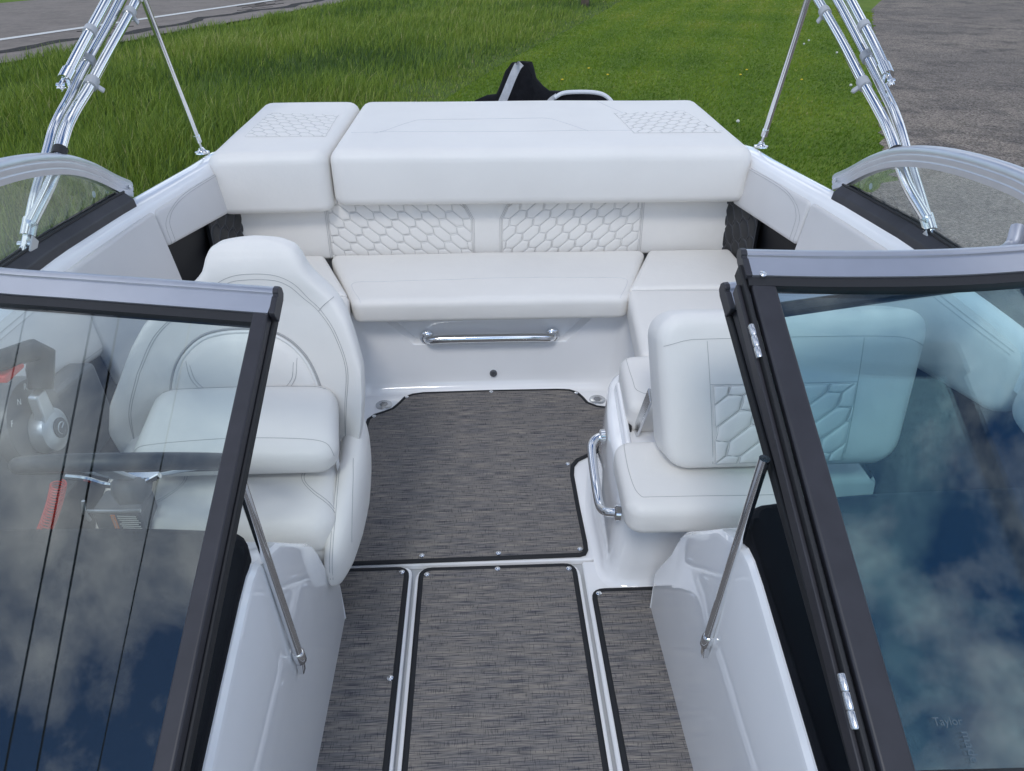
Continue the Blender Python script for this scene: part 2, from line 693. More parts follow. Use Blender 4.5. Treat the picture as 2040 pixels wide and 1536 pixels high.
def quilt(o, ux, uy, nrm, outline, ang, f=.075, e=.03, w=.058, h=.006, rth=.0008):
    """stitched elongated hexagons clipped to outline (2D in ux, uy); returns pads MB and stitching MB"""
    o, ux, uy, nrm = Vector(o), Vector(ux).normalized(), Vector(uy).normalized(), Vector(nrm).normalized()
    if poly_area(outline) < 0:
        outline = outline[::-1]
    ca, sa = math.cos(ang), math.sin(ang)
    xs = [p[0] for p in outline]; ys = [p[1] for p in outline]
    cx, cy = (min(xs) + max(xs)) / 2, (min(ys) + max(ys)) / 2
    rad = math.hypot(max(xs) - min(xs), max(ys) - min(ys)) / 2 + .1
    pads, st = MB(), MB()
    per = f + e
    ia = int(rad / per) + 2; ib = int(rad / w) + 2
    hexp = [(-f / 2, -w / 2), (f / 2, -w / 2), (f / 2 + e * .45, -w * .22), (f / 2 + e, 0), (f / 2 + e * .55, w * .28), (f / 2, w / 2),
            (-f / 2, w / 2), (-f / 2 - e * .45, w * .22), (-f / 2 - e, 0), (-f / 2 - e * .55, -w * .28)]

    def P(p, z):
        return o + ux * p[0] + uy * p[1] + nrm * z
    for i in range(-ia, ia + 1):
        for j in range(-ib, ib + 1):
            a0 = i * per; b0 = j * w + (w / 2 if i % 2 else 0)
            poly = [(cx + (a0 + a) * ca - (b0 + b) * sa, cy + (a0 + a) * sa + (b0 + b) * ca) for a, b in hexp]
            c = clip_poly(poly, outline)
            if len(c) < 3 or abs(poly_area(c)) < f * w * .06:
                continue
            gx = sum(p[0] for p in c) / len(c); gy = sum(p[1] for p in c) / len(c)

            def ins(k):
                return [(gx + (p[0] - gx) * k, gy + (p[1] - gy) * k) for p in c]
            rings = [(1.0, 0.0), (.93, h * .35), (.84, h * .75), (.66, h * .95), (.35, h)]
            n = len(c)
            vs = []; fs = []
            for k, z in rings:
                vs += [P(p, z) for p in ins(k)]
            for q in range(len(rings) - 1):
                for a in range(n):
                    b = (a + 1) % n
                    fs.append((q * n + a, q * n + b, (q + 1) * n + b, (q + 1) * n + a))
            fs.append(tuple(range((len(rings) - 1) * n, len(rings) * n)))
            pads.add(vs, fs)
            st.tube([P(p, h * .32) for p in ins(.935)], rth, seg=4, closed=True)
    return pads, st


def inset(poly, d):
    """offset a closed 2D polygon inwards by d (counter-clockwise)"""
    n = len(poly)
    res = []
    for i in range(n):
        a, b, c = Vector(poly[i - 1]), Vector(poly[i]), Vector(poly[(i + 1) % n])
        e1 = (b - a).normalized(); e2 = (c - b).normalized()
        n1 = Vector((-e1.y, e1.x)); n2 = Vector((-e2.y, e2.x))
        m = (n1 + n2)
        m = m / max(m.length_squared, 1e-6) * 2
        if m.length > 2:
            m = m.normalized() * 2
        res.append((b.x + m.x * d, b.y + m.y * d))
    return res


def round_poly(poly, r, n=5):
    """round the corners of a 2D polygon; r scalar or list"""
    res = []
    N = len(poly)
    for i in range(N):
        ri = r[i] if isinstance(r, (list, tuple)) else r
        a, b, c = Vector(poly[i - 1]), Vector(poly[i]), Vector(poly[(i + 1) % N])
        if ri <= 0:
            res.append((b.x, b.y)); continue
        u = (a - b).normalized(); v = (c - b).normalized()
        ra = min(ri, (a - b).length * .48, (c - b).length * .48)
        p, q = b + u * ra, b + v * ra
        for k in range(n + 1):
            t = k / n
            x = p * (1 - t) ** 2 + b * 2 * t * (1 - t) + q * t * t
            res.append((x.x, x.y))
    return res


# ================================================================== the setting
GZ = -0.95


def sheet(name, poly, z, material, kind='structure', parent=None):
    m = MB().add([(x, y, z) for x, y in poly], [tuple(range(len(poly)))])
    o = m.build(name, material, parent, smooth=False)
    if kind:
        o['kind'] = kind
    return o


g = sheet('ground', [(-420, -120), (420, -120), (420, 700), (-420, 700)], GZ, 'lawn')
tag(g, 'mown green lawn reaching past the stern of the boat', None, kind='structure')
# verge under the tall grass: left of the mowing edge
MOW = [(9.5, 46), (6.7, 37.4), (4.6, 30.5), (2.8, 24.9), (.7, 18.5), (-.5, 14.1), (-1.6, 10), (-2.4, 6), (-2.9, 0), (-3.2, -8)]
RD = Vector((.262, .965)).normalized()           # direction of the road


def road_pt(off, along):
    """off: metres left of the verge edge of the asphalt"""
    n = Vector((-RD.y, RD.x))
    p = Vector((-10.6, 18.3)) + RD * along + n * off
    return (p.x, p.y)


vp = MOW + [road_pt(-.3, -30), road_pt(-.3, 32)]
v = sheet('verge', vp, GZ + .004, 'soil')
tag(v, 'grassy verge between the lawn and the road', None, kind='structure')
# road with shoulder, crack and edge line
edge = [road_pt(random.uniform(-.16, .16), a) for a in np.linspace(-45, 160, 300)]
road = sheet('road', edge + [road_pt(14, 160), road_pt(14, -45)], GZ + .06, 'asphalt')
tag(road, 'grey asphalt road with a white edge line and cracked shoulder', None, kind='structure')
sh = [road_pt(random.uniform(-.12, .12) - .02, a) for a in np.linspace(-45, 160, 200)]
sh += [road_pt(2.0 + random.uniform(-.1, .1), a) for a in np.linspace(160, -45, 200)]
sheet('shoulder', sh, GZ + .064, 'shoulder', None, road)
ck = []
w1 = [1.35 + .22 * math.sin(a * .7) + .15 * math.sin(a * 1.9 + 1) for a in np.linspace(-45, 160, 400)]
ck = [road_pt(w1[i] - .16 - random.uniform(0, .16), a) for i, a in enumerate(np.linspace(-45, 160, 400))]
ck += [road_pt(w1[399 - i] + .16 + random.uniform(0, .18), a) for i, a in enumerate(np.linspace(160, -45, 400))]
sheet('cracked_edge', ck, GZ + .068, 'crack', None, road)
# fine cracks in the shoulder
fc = MB()
for k in range(26):
    a0 = random.uniform(-6, 30); o0 = random.uniform(1.9, 3.2)
    pts = []
    x, y = o0, a0
    for q in range(12):
        pts.append((*road_pt(x, y), GZ + .066)); x += random.uniform(-.1, .06); y += random.uniform(.05, .32)
    fc.tube(pts, .012, seg=4)
fc.build('fine_cracks', 'crack', road)
sheet('edge_line', [road_pt(3.28, -45), road_pt(3.28, 160), road_pt(3.63, 160), road_pt(3.63, -45)], GZ + .072, 'road_paint', None, road)
# gravel yard to the right and beside the boat
gb = [(60, 110), (15.6, 31.6), (12.3, 24.6), (10, 19.85), (8.6, 16.7), (7.5, 14.2), (6.8, 12.6), (6.15, 11.3), (5.6, 10.2), (5.3, 9.3), (4.9, 8.4),
      (4.2, 7.9), (3.2, 7.7), (2.0, 7.6), (1.0, 7.3), (-.6, 6.6), (-1.4, 4), (-1.6, -10), (90, -40), (160, 110)]
ge = []
for i in range(len(gb) - 1):
    a, b = Vector(gb[i]), Vector(gb[i + 1])
    n = max(2, int((b - a).length / .18)) if i < 16 and i > 0 else 2
    for k in range(n):
        p = a.lerp(b, k / n)
        q = .10 if 0 < i < 16 else 0
        ge.append((p.x + random.uniform(-q, q), p.y + random.uniform(-q, q)))
ge.append(gb[-1])
gv = sheet('gravel_yard', ge, GZ + .008, 'gravel')
tag(gv, 'grey gravel yard on the right and beside the boat', None, kind='structure')


def inside(poly, x, y):
    r = np.zeros(len(x), bool)
    px = np.array([p[0] for p in poly]); py = np.array([p[1] for p in poly])
    j = len(poly) - 1
    for i in range(len(poly)):
        c = ((py[i] > y) != (py[j] > y)) & (x < (px[j] - px[i]) * (y - py[i]) / (py[j] - py[i] + 1e-12) + px[i])
        r ^= c
        j = i
    return r


def blades(name, pts, hgt, wid, tone, lean, material, label, segs=3, z0=GZ):
    """one mesh of bent grass blades"""
    n = len(pts)
    a = rng.uniform(0, 2 * np.pi, n)
    dx, dy = np.cos(a), np.sin(a)
    la = rng.uniform(0, 2 * np.pi, n)
    wind = np.array([.45, -.15])
    lx = (np.cos(la) * .8 + wind[0]) * lean; ly = (np.sin(la) * .8 + wind[1]) * lean
    rows = []
    for k in range(segs):
        t = k / segs
        w = wid * (1 - t * .75) * .5
        x = pts[:, 0] + lx * t ** 1.8 * hgt; y = pts[:, 1] + ly * t ** 1.8 * hgt
        z = z0 + hgt * (t - .18 * t ** 2 * lean)
        rows.append(np.stack([x - dx * w, y - dy * w, z], 1)); rows.append(np.stack([x + dx * w, y + dy * w, z], 1))
    tip = np.stack([pts[:, 0] + lx * hgt, pts[:, 1] + ly * hgt, z0 + hgt * (1 - .18 * lean)], 1)
    per = 2 * segs + 1
    co = np.empty((n, per, 3), np.float32)
    for i, r_ in enumerate(rows):
        co[:, i] = r_
    co[:, -1] = tip
    base = np.arange(n)[:, None] * per
    tris = []
    for k in range(segs - 1):
        q = 2 * k
        tris += [(q, q + 1, q + 3), (q, q + 3, q + 2)]
    q = 2 * (segs - 1)
    tris.append((q, q + 1, q + 2))
    idx = (base[:, None, :] + np.array(tris)[None]).reshape(-1)
    me = bpy.data.meshes.new(name)
    nt2 = len(idx) // 3
    me.vertices.add(n * per)
    me.vertices.foreach_set('co', co.reshape(-1))
    me.loops.add(len(idx))
    me.loops.foreach_set('vertex_index', idx.astype(np.int32))
    me.polygons.add(nt2)
    me.polygons.foreach_set('loop_start', np.arange(0, len(idx), 3, dtype=np.int32))
    me.update(calc_edges=True)
    at = me.attributes.new('tone', 'FLOAT', 'POINT')
    at.data.foreach_set('value', np.repeat(tone, per).astype(np.float32))
    me.materials.append(MATS[material])
    o = bpy.data.objects.new(name, me)
    COL.objects.link(o)
    tag(o, label, None, kind='stuff')
    return o


def vnoise(x, y, s, seed):
    """cheap smooth noise 0..1"""
    r2 = np.random.default_rng(seed)
    v_ = np.zeros_like(x)
    for k in range(6):
        a = r2.uniform(0, 2 * np.pi); f = s * r2.uniform(.6, 1.6); ph = r2.uniform(0, 6.28)
        v_ += np.sin((x * np.cos(a) + y * np.sin(a)) * f + ph)
    return .5 + v_ / 12 * 1.6


# tall grass: more blades close to the boat, fewer and broader far off
N = 1300000
x = rng.uniform(-16, 12, N); y = rng.uniform(3.5, 44, N)
dist = np.hypot(x, y)
keep = rng.uniform(0, 1, N) < np.minimum(1, (9.0 / dist) ** 1.5) * .8
keep &= x > -0.62 * y - 2.0
x, y, dist = x[keep], y[keep], dist[keep]
ok = inside(vp, x, y)
x, y, dist = x[ok], y[ok], dist[ok]
cl = vnoise(x, y, 2.3, 3); c2 = vnoise(x, y, .7, 5)
ok = rng.uniform(0, 1, len(x)) < .45 + .6 * cl
x, y, dist, cl, c2 = x[ok], y[ok], dist[ok], cl[ok], c2[ok]
# lower towards the mown edge and the road
ex = np.interp(y, [p[1] for p in MOW][::-1], [p[0] for p in MOW][::-1])
fade = np.clip((ex - x) / 1.5, .22, 1)
hg = (.17 + .36 * cl * c2 + rng.uniform(-.08, .12, len(x))) * fade
hg = np.clip(hg, .05, .8)
tone = np.clip(.36 + .45 * (c2 - .5) + rng.normal(0, .19, len(x)) + (rng.uniform(0, 1, len(x)) > .985) * .5, 0, 1)
blades('tall_grass', np.stack([x, y], 1), hg, .006 + dist * .0008, tone, rng.uniform(.1, .75, len(x)), 'tall_blades',
       'tall unmown green grass on the verge left of the boat')
print('tall', len(x))
# mown lawn
N = 1100000
x = rng.uniform(-4, 15, N); y = rng.uniform(4.5, 40, N)
dist = np.hypot(x, y)
keep = rng.uniform(0, 1, N) < np.minimum(1, (8.0 / dist) ** 1.4)
x, y, dist = x[keep], y[keep], dist[keep]
ok = ~inside(vp, x, y) & ~inside(ge, x, y)
x, y, dist = x[ok], y[ok], dist[ok]
c1 = vnoise(x, y, 1.1, 11); c3 = vnoise(x, y, 5, 12)
row = .5 + .5 * np.sin((x * .93 - y * .36) * 4.2)      # mower stripes along the lawn
hg = .020 + .014 * c3 + rng.uniform(0, .018, len(x)) + .008 * row
tone = np.clip(.30 + .40 * (c1 - .5) + .22 * (row - .5) + .16 * np.clip((dist - 18) / 14, 0, 1) + rng.normal(0, .13, len(x)) + (rng.uniform(0, 1, len(x)) > .97) * .4, 0, 1)
blades('lawn_grass', np.stack([x, y], 1), hg, .006 + dist * .0009, tone, rng.uniform(.4, 1.3, len(x)), 'lawn_blades',
       'short mown grass of the lawn behind the boat', segs=2)
print('lawn', len(x))

# dandelions on the lawn
DY = [(5.29, 15.64), (5.62, 16.27), (2.6, 15.76), (1.62, 15.2), (6.3, 15.0), (2.33, 16.62)]
DW = [(8.39, 20.25), (8.8, 20.96), (8.53, 18.57), (6.89, 14.15), (6.63, 13.51), (3.84, 11.17)]
WL = ['white dandelion seed head, left one of three by the gravel edge', 'white dandelion seed head, farthest of three by the gravel edge',
      'white dandelion seed head, nearest of three by the gravel edge', 'white dandelion seed head, farther of two behind the right canopy legs',
      'white dandelion seed head, nearer of two behind the right canopy legs', 'white dandelion seed head just beyond the right support rod']
YL = ['yellow dandelion on the lawn, left one of a close pair', 'yellow dandelion on the lawn, right one of a close pair',
      'yellow dandelion on the lawn just right of the black cover', 'yellow dandelion on the lawn beside the black cover',
      'yellow dandelion on the lawn nearest the gravel', 'yellow dandelion standing farthest off above the black cover']
for i, (x0, y0) in enumerate(DY):
    t = thing('dandelion', YL[i], 'flower', (x0, y0, GZ), 'yellow dandelions on the lawn')
    MB().tube([(x0, y0, GZ), (x0 + .01, y0, GZ + .08)], .004, 5).build('stem', 'stem', t)
    f = MB()
    for k in range(9):
        a = k * 2.399
        f.lathe((x0 + .012 * math.cos(a), y0 + .012 * math.sin(a), GZ + .082), (math.cos(a) * .4, math.sin(a) * .4, 1), [(.001, -.004), (.014, 0), (.012, .008), (.002, .012)], 7)
    f.build('flower_head', 'yellow_petal', t)
for i, (x0, y0) in enumerate(DW):
    t = thing('dandelion_clock', WL[i], 'flower', (x0, y0, GZ), 'dandelion seed heads on the lawn')
    MB().tube([(x0, y0, GZ), (x0, y0, GZ + .11)], .004, 5).build('stem', 'stem', t)
    MB().lathe((x0, y0, GZ + .11), (0, 0, 1), [(.002, -.028), (.02, -.018), (.028, 0), (.02, .018), (.002, .028)], 9).build('seed_head', 'seed_head', t)

# utility pole at the end of the verge, with the wires that run above the boat
pl = thing('utility_pole', 'weathered wooden utility pole standing on the far verge', 'pole', (4.46, 33.7, GZ))
MB().tube([(4.46, 33.7, GZ), (4.46, 33.7, 4), (4.46, 33.7, 9.4)], [.17, .15, .12], 14).build('pole', 'pole_wood', pl)
MB().beam((3.3, 33.55, 8.35), (6.2, 33.55, 8.35), (0, .05, 0), (0, 0, .06)).build('crossarm', 'pole_wood', pl, smooth=False)
WIRES = [((-6.405, 2.976), .345), ((-5.576, 2.771), .323), ((-5.249, 2.713), .309), ((-4.369, 2.545), .338)]
WN = ['outermost', 'second', 'third', 'innermost']
for i, ((wx, wy), sl) in enumerate(WIRES):
    pts = []
    for yy in np.linspace(-28, 33.5, 40):
        s_ = (yy - 33.5) / 61.5
        pts.append((wx + (yy - wy) * sl, yy, 7.5 + .9 * max(0, (yy - 3) / 30.5) ** 2))
    o = MB().tube(pts, .012 if i in (1, 2) else .008, 6).build('overhead_wire', 'wire')
    tag(o, 'thin black overhead wire mirrored in the left windshield, %s from the walkway' % ['fourth', 'third', 'second', 'first'][i], 'wire', 'overhead wires along the road')

# ================================================================== the boat
boat = thing('motorboat', 'white open sport boat with cream upholstery seen from its bow', 'boat', (0, 2.0, GZ))


def xi(y):          # inner edge of the gunwale
    return float(np.interp(y, [-.2, .3, .95, 1.4, 1.85, 2.15, 2.45, 2.75, 3.1, 3.5, 3.9], [.86, .98, 1.07, 1.10, 1.105, 1.08, 1.04, 1.0, .985, .98, .97]))


def zg(y):          # height of the gunwale
    return float(np.interp(y, [-.2, 1.0, 1.9, 2.9, 3.1, 3.8], [.80, .81, .80, .795, .77, .70]))


# hull sides and gunwales, lofted along the boat
ys = list(np.linspace(-.2, 3.9, 42))
for s in (-1, 1):
    secs = []
    for y in ys:
        a, z = xi(y), zg(y)
        b = a + .088
        pr = [(a - .008, z - .115), (a - .006, z - .05), (a, z - .022), (a + .007, z - .007), (a + .02, z), (b - .028, z), (b - .010, z - .006), (b, z - .024), (b + .012, z - .12),
              (b + .03, z - .135), (b + .03, z - .165), (b + .01, z - .18), (b - .03, -.1), (b - .3, -.55), (.0, -.78)]
        secs.append([(s * q[0], y, q[1]) for q in pr])
    if s < 0:
        secs = secs[::-1]
    MB().loft(secs, closed=False).build('hull_side', 'gelcoat', boat)
tr = MB()
tr.hexa([(-1.06, 3.9, -.5), (1.06, 3.9, -.5), (1.06, 3.9, .62), (-1.06, 3.9, .62)][::-1], [(-1.06, 3.6, -.5), (1.06, 3.6, -.5), (1.06, 3.6, .62), (-1.06, 3.6, .62)][::-1])
tr.build('transom', 'gelcoat', boat, smooth=False, bevel=(.02, 3))
MB().box((0, 4.25, .27), (.98, .34, .03)).build('swim_platform', 'gelcoat', boat, smooth=False, bevel=(.02, 3))
MB().hexa([(-.3, 2.6, GZ), (.3, 2.6, GZ), (.3, 3.2, GZ), (-.3, 3.2, GZ)], [(-.2, 2.6, -.6), (.2, 2.6, -.6), (.2, 3.2, -.6), (-.2, 3.2, -.6)]).build('keel_block', 'pole_wood', boat, smooth=False)

# cockpit sole: moulded panels with grooves between them
fl = MB()
MB().box((0, 1.5, -.05), (1.04, 1.9, .03)).build('floor_pan', 'underlay', boat, smooth=False)


def plate(name, poly, ztop, zbot, material, parent, bev=(.005, 3)):
    if poly_area(poly) < 0:
        poly = poly[::-1]
    return MB().hexa([(x_, y_, zbot) for x_, y_ in poly], [(x_, y_, ztop) for x_, y_ in poly]).build(name, material, parent, smooth=False, bevel=bev)


plate('floor_hatch', round_poly([(-.2285, -.3), (.2305, -.3), (.2305, 1.4785), (-.2285, 1.4785)], [0, 0, .05, .05]), 0, -.02, 'gelcoat', boat, (.007, 3))
plate('floor_panel', round_poly([(-1.0, -.3), (-.2365, -.3), (-.2365, 1.4815), (-1.0, 1.4815)], [0, 0, .03, 0]), 0, -.02, 'gelcoat', boat, (.007, 3))
plate('floor_panel', round_poly([(.2385, -.3), (1.0, -.3), (1.0, 1.4815), (.2385, 1.4815)], [0, 0, 0, .0]), 0, -.02, 'gelcoat', boat, (.007, 3))
plate('floor_panel', [(-1.0, 1.486), (1.0, 1.486), (1.0, 2.52), (-1.0, 2.52)], 0, -.02, 'gelcoat', boat, (.004, 2))

# stern bulkhead with its handle recess, running into the side walls
bk = MB()
zsb = [0, .004, .010, .018, .028, .04, .07, .12, .16, .195, .200, .204, .208, .215, .23, .245, .26, .275, .29, .30, .36]


def bulk_y(x_, z_):
    yb = 2.412 + .018 * (z_ / .33)
    ax = abs(x_)
    if ax > .46:                                  # corners sweep forward
        k = (ax - .46) / .10
        yb -= .13 * k ** 2.2
    if z_ < .04:                                  # cove at the sole
        yb -= .035 * (1 - z_ / .04) ** 2
    if z_ > .198:
        wz = .268 + .10 * max(0, z_ - .20) / .10
        k = 1 if ax <= wz else max(0, 1 - (ax - wz) / .022)
        kz = min(1, (z_ - .198) / .010)
        yb += .024 * k * kz
    return yb


vs = []
for z_ in zsb:
    wz = .268 + .10 * max(0, z_ - .20) / .10
    half = [0, .1, .2, wz - .001, wz + .0225, .452, .46, .47, .48, .49, .50, .51, .52, .53, .54, .55, .56]
    for x_ in [-q for q in half[:0:-1]] + half:
        vs.append((x_, bulk_y(x_, z_), z_))
nX = 33
fs = [(j * nX + i, j * nX + i + 1, (j + 1) * nX + i + 1, (j + 1) * nX + i) for j in range(len(zsb) - 1) for i in range(nX - 1)]
bk.add(vs, fs).build('stern_bulkhead', 'gelcoat', boat, sharp=24)
for s in (-1, 1):
    secs = []
    for z_ in zsb:
        f_ = .035 * (1 - z_ / .04) ** 2 if z_ < .04 else 0
        secs.append([(s * (.56 - f_), bulk_y(.56, z_), z_), (s * (.575 - f_), 2.22, z_), (s * (.58 - f_), 2.0, z_), (s * (.58 - f_), 1.6, z_)])
    MB().loft(secs if s > 0 else [q[::-1] for q in secs], closed=False).build('side_bulkhead', 'gelcoat', boat)

# grab handle, drain button, sole drains
h = MB().tube(catmull([(-.236, 2.445, .222), (-.236, 2.425, .224), (-.222, 2.395, .230), (-.17, 2.388, .236), (0, 2.386, .238), (.17, 2.388, .236), (.222, 2.395, .230), (.236, 2.425, .224), (.236, 2.445, .222)], 6), .0165, 14)
ho = h.build('grab_handle', 'chrome', boat)
fl_ = MB()
for x_ in (-.236, .236):
    MB().lathe((x_, 2.424, .2235), (0, -1, .05), [(.026, -.02), (.026, .002), (.021, .006), (.016, .007)], 18).build('flange', 'chrome', ho)
MB().lathe((.01, 2.413, .070), (0, -1, .1), [(.014, -.004), (.014, .004), (.011, .007), (.006, .007), (.005, .003), (.001, .003)], 18).build('drain_button', 'grey_plastic', boat)
for x_, y_ in ((-.405, 2.312), (.403, 2.314)):
    d = MB().lathe((x_, y_, .001), (0, 0, 1), [(.031, -.002), (.031, .002), (.028, .004), (.001, .0042)], 26).build('sole_drain', 'steel', boat)
    for k in range(-2, 3):
        hw_ = .016 - .003 * abs(k)
        MB().box((x_, y_ + k * .0065, .0046), (hw_, .0016, .0006)).build('slot', 'rubber', d, smooth=False)

# ------------------------------------------------------------------ consoles
PROF = [(-.1, .37), (.30, .49), (.564, .57), (.79, .636), (.835, .645), (.865, .643), (.975, .583), (1.06, .500), (1.145, .418), (1.165, .388), (1.20, .31), (1.285, .175), (1.296, .15), (1.30, 0.0)]
for s in (-1, 1):
    secs = []
    for y, z in PROF:
        xw = .394
        r_ = min(.020, z * .3 + .001)
        pr = [(xw + .003, 0), (xw + .001, z * .5), (xw, max(z - r_ * 1.02, 0)), (xw + r_ * .12, max(z - r_ * .55, 0)), (xw + r_ * .45, max(z - r_ * .14, 0)), (xw + r_, z), (xw + .062, z + .002) if y > .9 else (xw + .022, z),
              (xw + .10, max(z - .004, 0)) if y > .9 else (xw + .030, max(z - .03, 0)), (xw + .19 if y > .9 else xw + .034, max(z - .02 if y > .9 else z - .08, 0)), (xw + .20 if y > .9 else xw + .036, 0)]
        secs.append([(s * a, y, b) for a, b in pr])
    MB().loft(secs if s < 0 else [q[::-1] for q in secs], closed=False).build('console', 'gelcoat', boat, sharp=22)
# dash pads
for s, (ya, yb) in ((-1, (.905, .925)), (1, (.93, .955))):
    pl_ = round_poly([(s * .406, .2), (s * .406, ya), (s * .60, yb), (s * 1.06, yb + .01), (s * 1.06, .2)], [0, .05, .1, 0, 0], 6)
    if poly_area(pl_) < 0:
        pl_ = pl_[::-1]
    o = MB().hexa([(a, b, .30) for a, b in pl_], [(a, b, .682 - .30 * max(0, .86 - b)) for a, b in pl_]).build('dash_pad', 'dash', boat, smooth=False, bevel=(.018, 4))
    pl2 = [(s * .43, .25), (s * .43, ya - .03), (s * .60, yb - .02), (s * 1.05, yb - .02), (s * 1.05, .25)]
    plate('dash_body', pl2, .31, .0, 'cavity', boat, (.01, 2))

# ------------------------------------------------------------------ liner and side panels
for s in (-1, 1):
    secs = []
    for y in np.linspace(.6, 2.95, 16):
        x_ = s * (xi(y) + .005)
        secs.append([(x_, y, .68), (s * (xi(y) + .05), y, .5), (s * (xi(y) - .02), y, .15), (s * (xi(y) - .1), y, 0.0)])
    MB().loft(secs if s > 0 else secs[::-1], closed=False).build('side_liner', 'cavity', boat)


def side_pad(s, name, y0, y1, zb0, zb1, zt, th, material='panel_vinyl', r=.02, rc=.05, drop=.03, crown=.004):
    """panel on the inner side between y0 (fore) and y1 (aft)"""
    def P(y, z):
        k = (zt - z) / .2
        return (s * (xi(y) - .012 - drop * k), y, z)
    if s < 0:
        c = (P(y0, zb0), P(y1, zb1), P(y1, zt), P(y0, zt))
        p = Pad(P(y1, zb1), P(y0, zb0), P(y0, zt), P(y1, zt), th, r, rc, crown)
        if p.N.x < 0:
            p = Pad(P(y0, zb0), P(y1, zb1), P(y1, zt), P(y0, zt), th, r, rc, crown)
    else:
        p = Pad(P(y0, zb0), P(y1, zb1), P(y1, zt), P(y0, zt), th, r, rc, crown)
        if p.N.x > 0:
            p = Pad(P(y1, zb1), P(y0, zb0), P(y0, zt), P(y1, zt), th, r, rc, crown)
    return p, p.mb(12, 8).build(name, material, boat)


for s in (-1, 1):
    pA, oA = side_pad(s, 'side_panel', 2.29, 2.80, .648 if s < 0 else .618, .606, .765, .03, r=.014, rc=.02)
    m = MB()
    ux_ = (lambda u: u) if (pA.c[0].y < pA.c[1].y) else (lambda u: 1 - u)
    for k, (a, b) in enumerate(((.03, .04), (.075, .075))):
        seam_on(pA, [(ux_(a), .02), (ux_(a), .35), (ux_(a + .02), .6), (ux_(a + .12), .82), (ux_(a + .32), 1 - b), (ux_(.85), 1 - b)], m, 8)
    m.build('stitching', 'thread', oA)
    pB, oB = side_pad(s, 'side_panel', 1.80, 2.285, .42, .44, .766, .03, r=.010, rc=.014)
    pC, oC = side_pad(s, 'side_panel', 1.24, 1.86, .625, .505, .776, .05, r=.03, rc=.06, drop=.02, crown=.012)
    ux_ = (lambda u: u) if (pC.c[0].y < pC.c[1].y) else (lambda u: 1 - u)
    m = MB()
    for a in (.06, .1):
        seam_on(pC, [(ux_(.01), 1 - a * 1.2), (ux_(.5), 1 - a * 1.2), (ux_(.88), 1 - a * 1.2), (ux_(.955 - a * .2), .8), (ux_(.965 - a * .2), .1)], m, 8)
        seam_on(pC, [(ux_(.01), a), (ux_(.5), a), (ux_(.9), a)], m, 6)
    m.build('stitching', 'thread', oC)
    pD, oD = side_pad(s, 'side_panel', .70, 1.235, .60, .645, .776, .05, r=.03, rc=.05, drop=.02, crown=.01)
    # quilted black lining seen in the pocket
    o0 = V(s * 1.065, 2.50, .34)
    a1 = V(s * .955, 2.835, .34)
    uu = (a1 - o0).normalized() if s > 0 else (a1 - o0).normalized()
    nn = V(0, 0, 1).cross(uu)
    nn = nn if nn.x * s < 0 else -nn
    Ln = (a1 - o0).length
    qp, qs = quilt(o0 + nn * .004, uu, (0, 0, 1), nn, [(0.13, 0), (Ln, 0), (Ln, .34), (0.13, .34)], R(62) if s > 0 else R(62), f=.05, e=.022, w=.05, h=.005, rth=.0009)
    q = qp.build('pocket_quilting', 'black_vinyl', boat)
    qs.build('stitching', 'pocket_thread', q)
    MB().hexa([o0 - nn * .01 + uu * .13, a1 - nn * .01, a1 + nn * .002, o0 + nn * .002 + uu * .13], [p + V(0, 0, .36) for p in (o0 - nn * .01 + uu * .13, a1 - nn * .01, a1 + nn * .002, o0 + nn * .002 + uu * .13)]).build('pocket_lining', 'black_vinyl', boat, smooth=False)
    # white edge strip between the pocket and the backrest
    MB().tube([(s * 1.0, 2.772, .40), (s * 1.005, 2.79, .60)], .009, 8).build('edge_strip', 'piping', boat)

# ------------------------------------------------------------------ windshield
ZW = V(0, 0, 1)


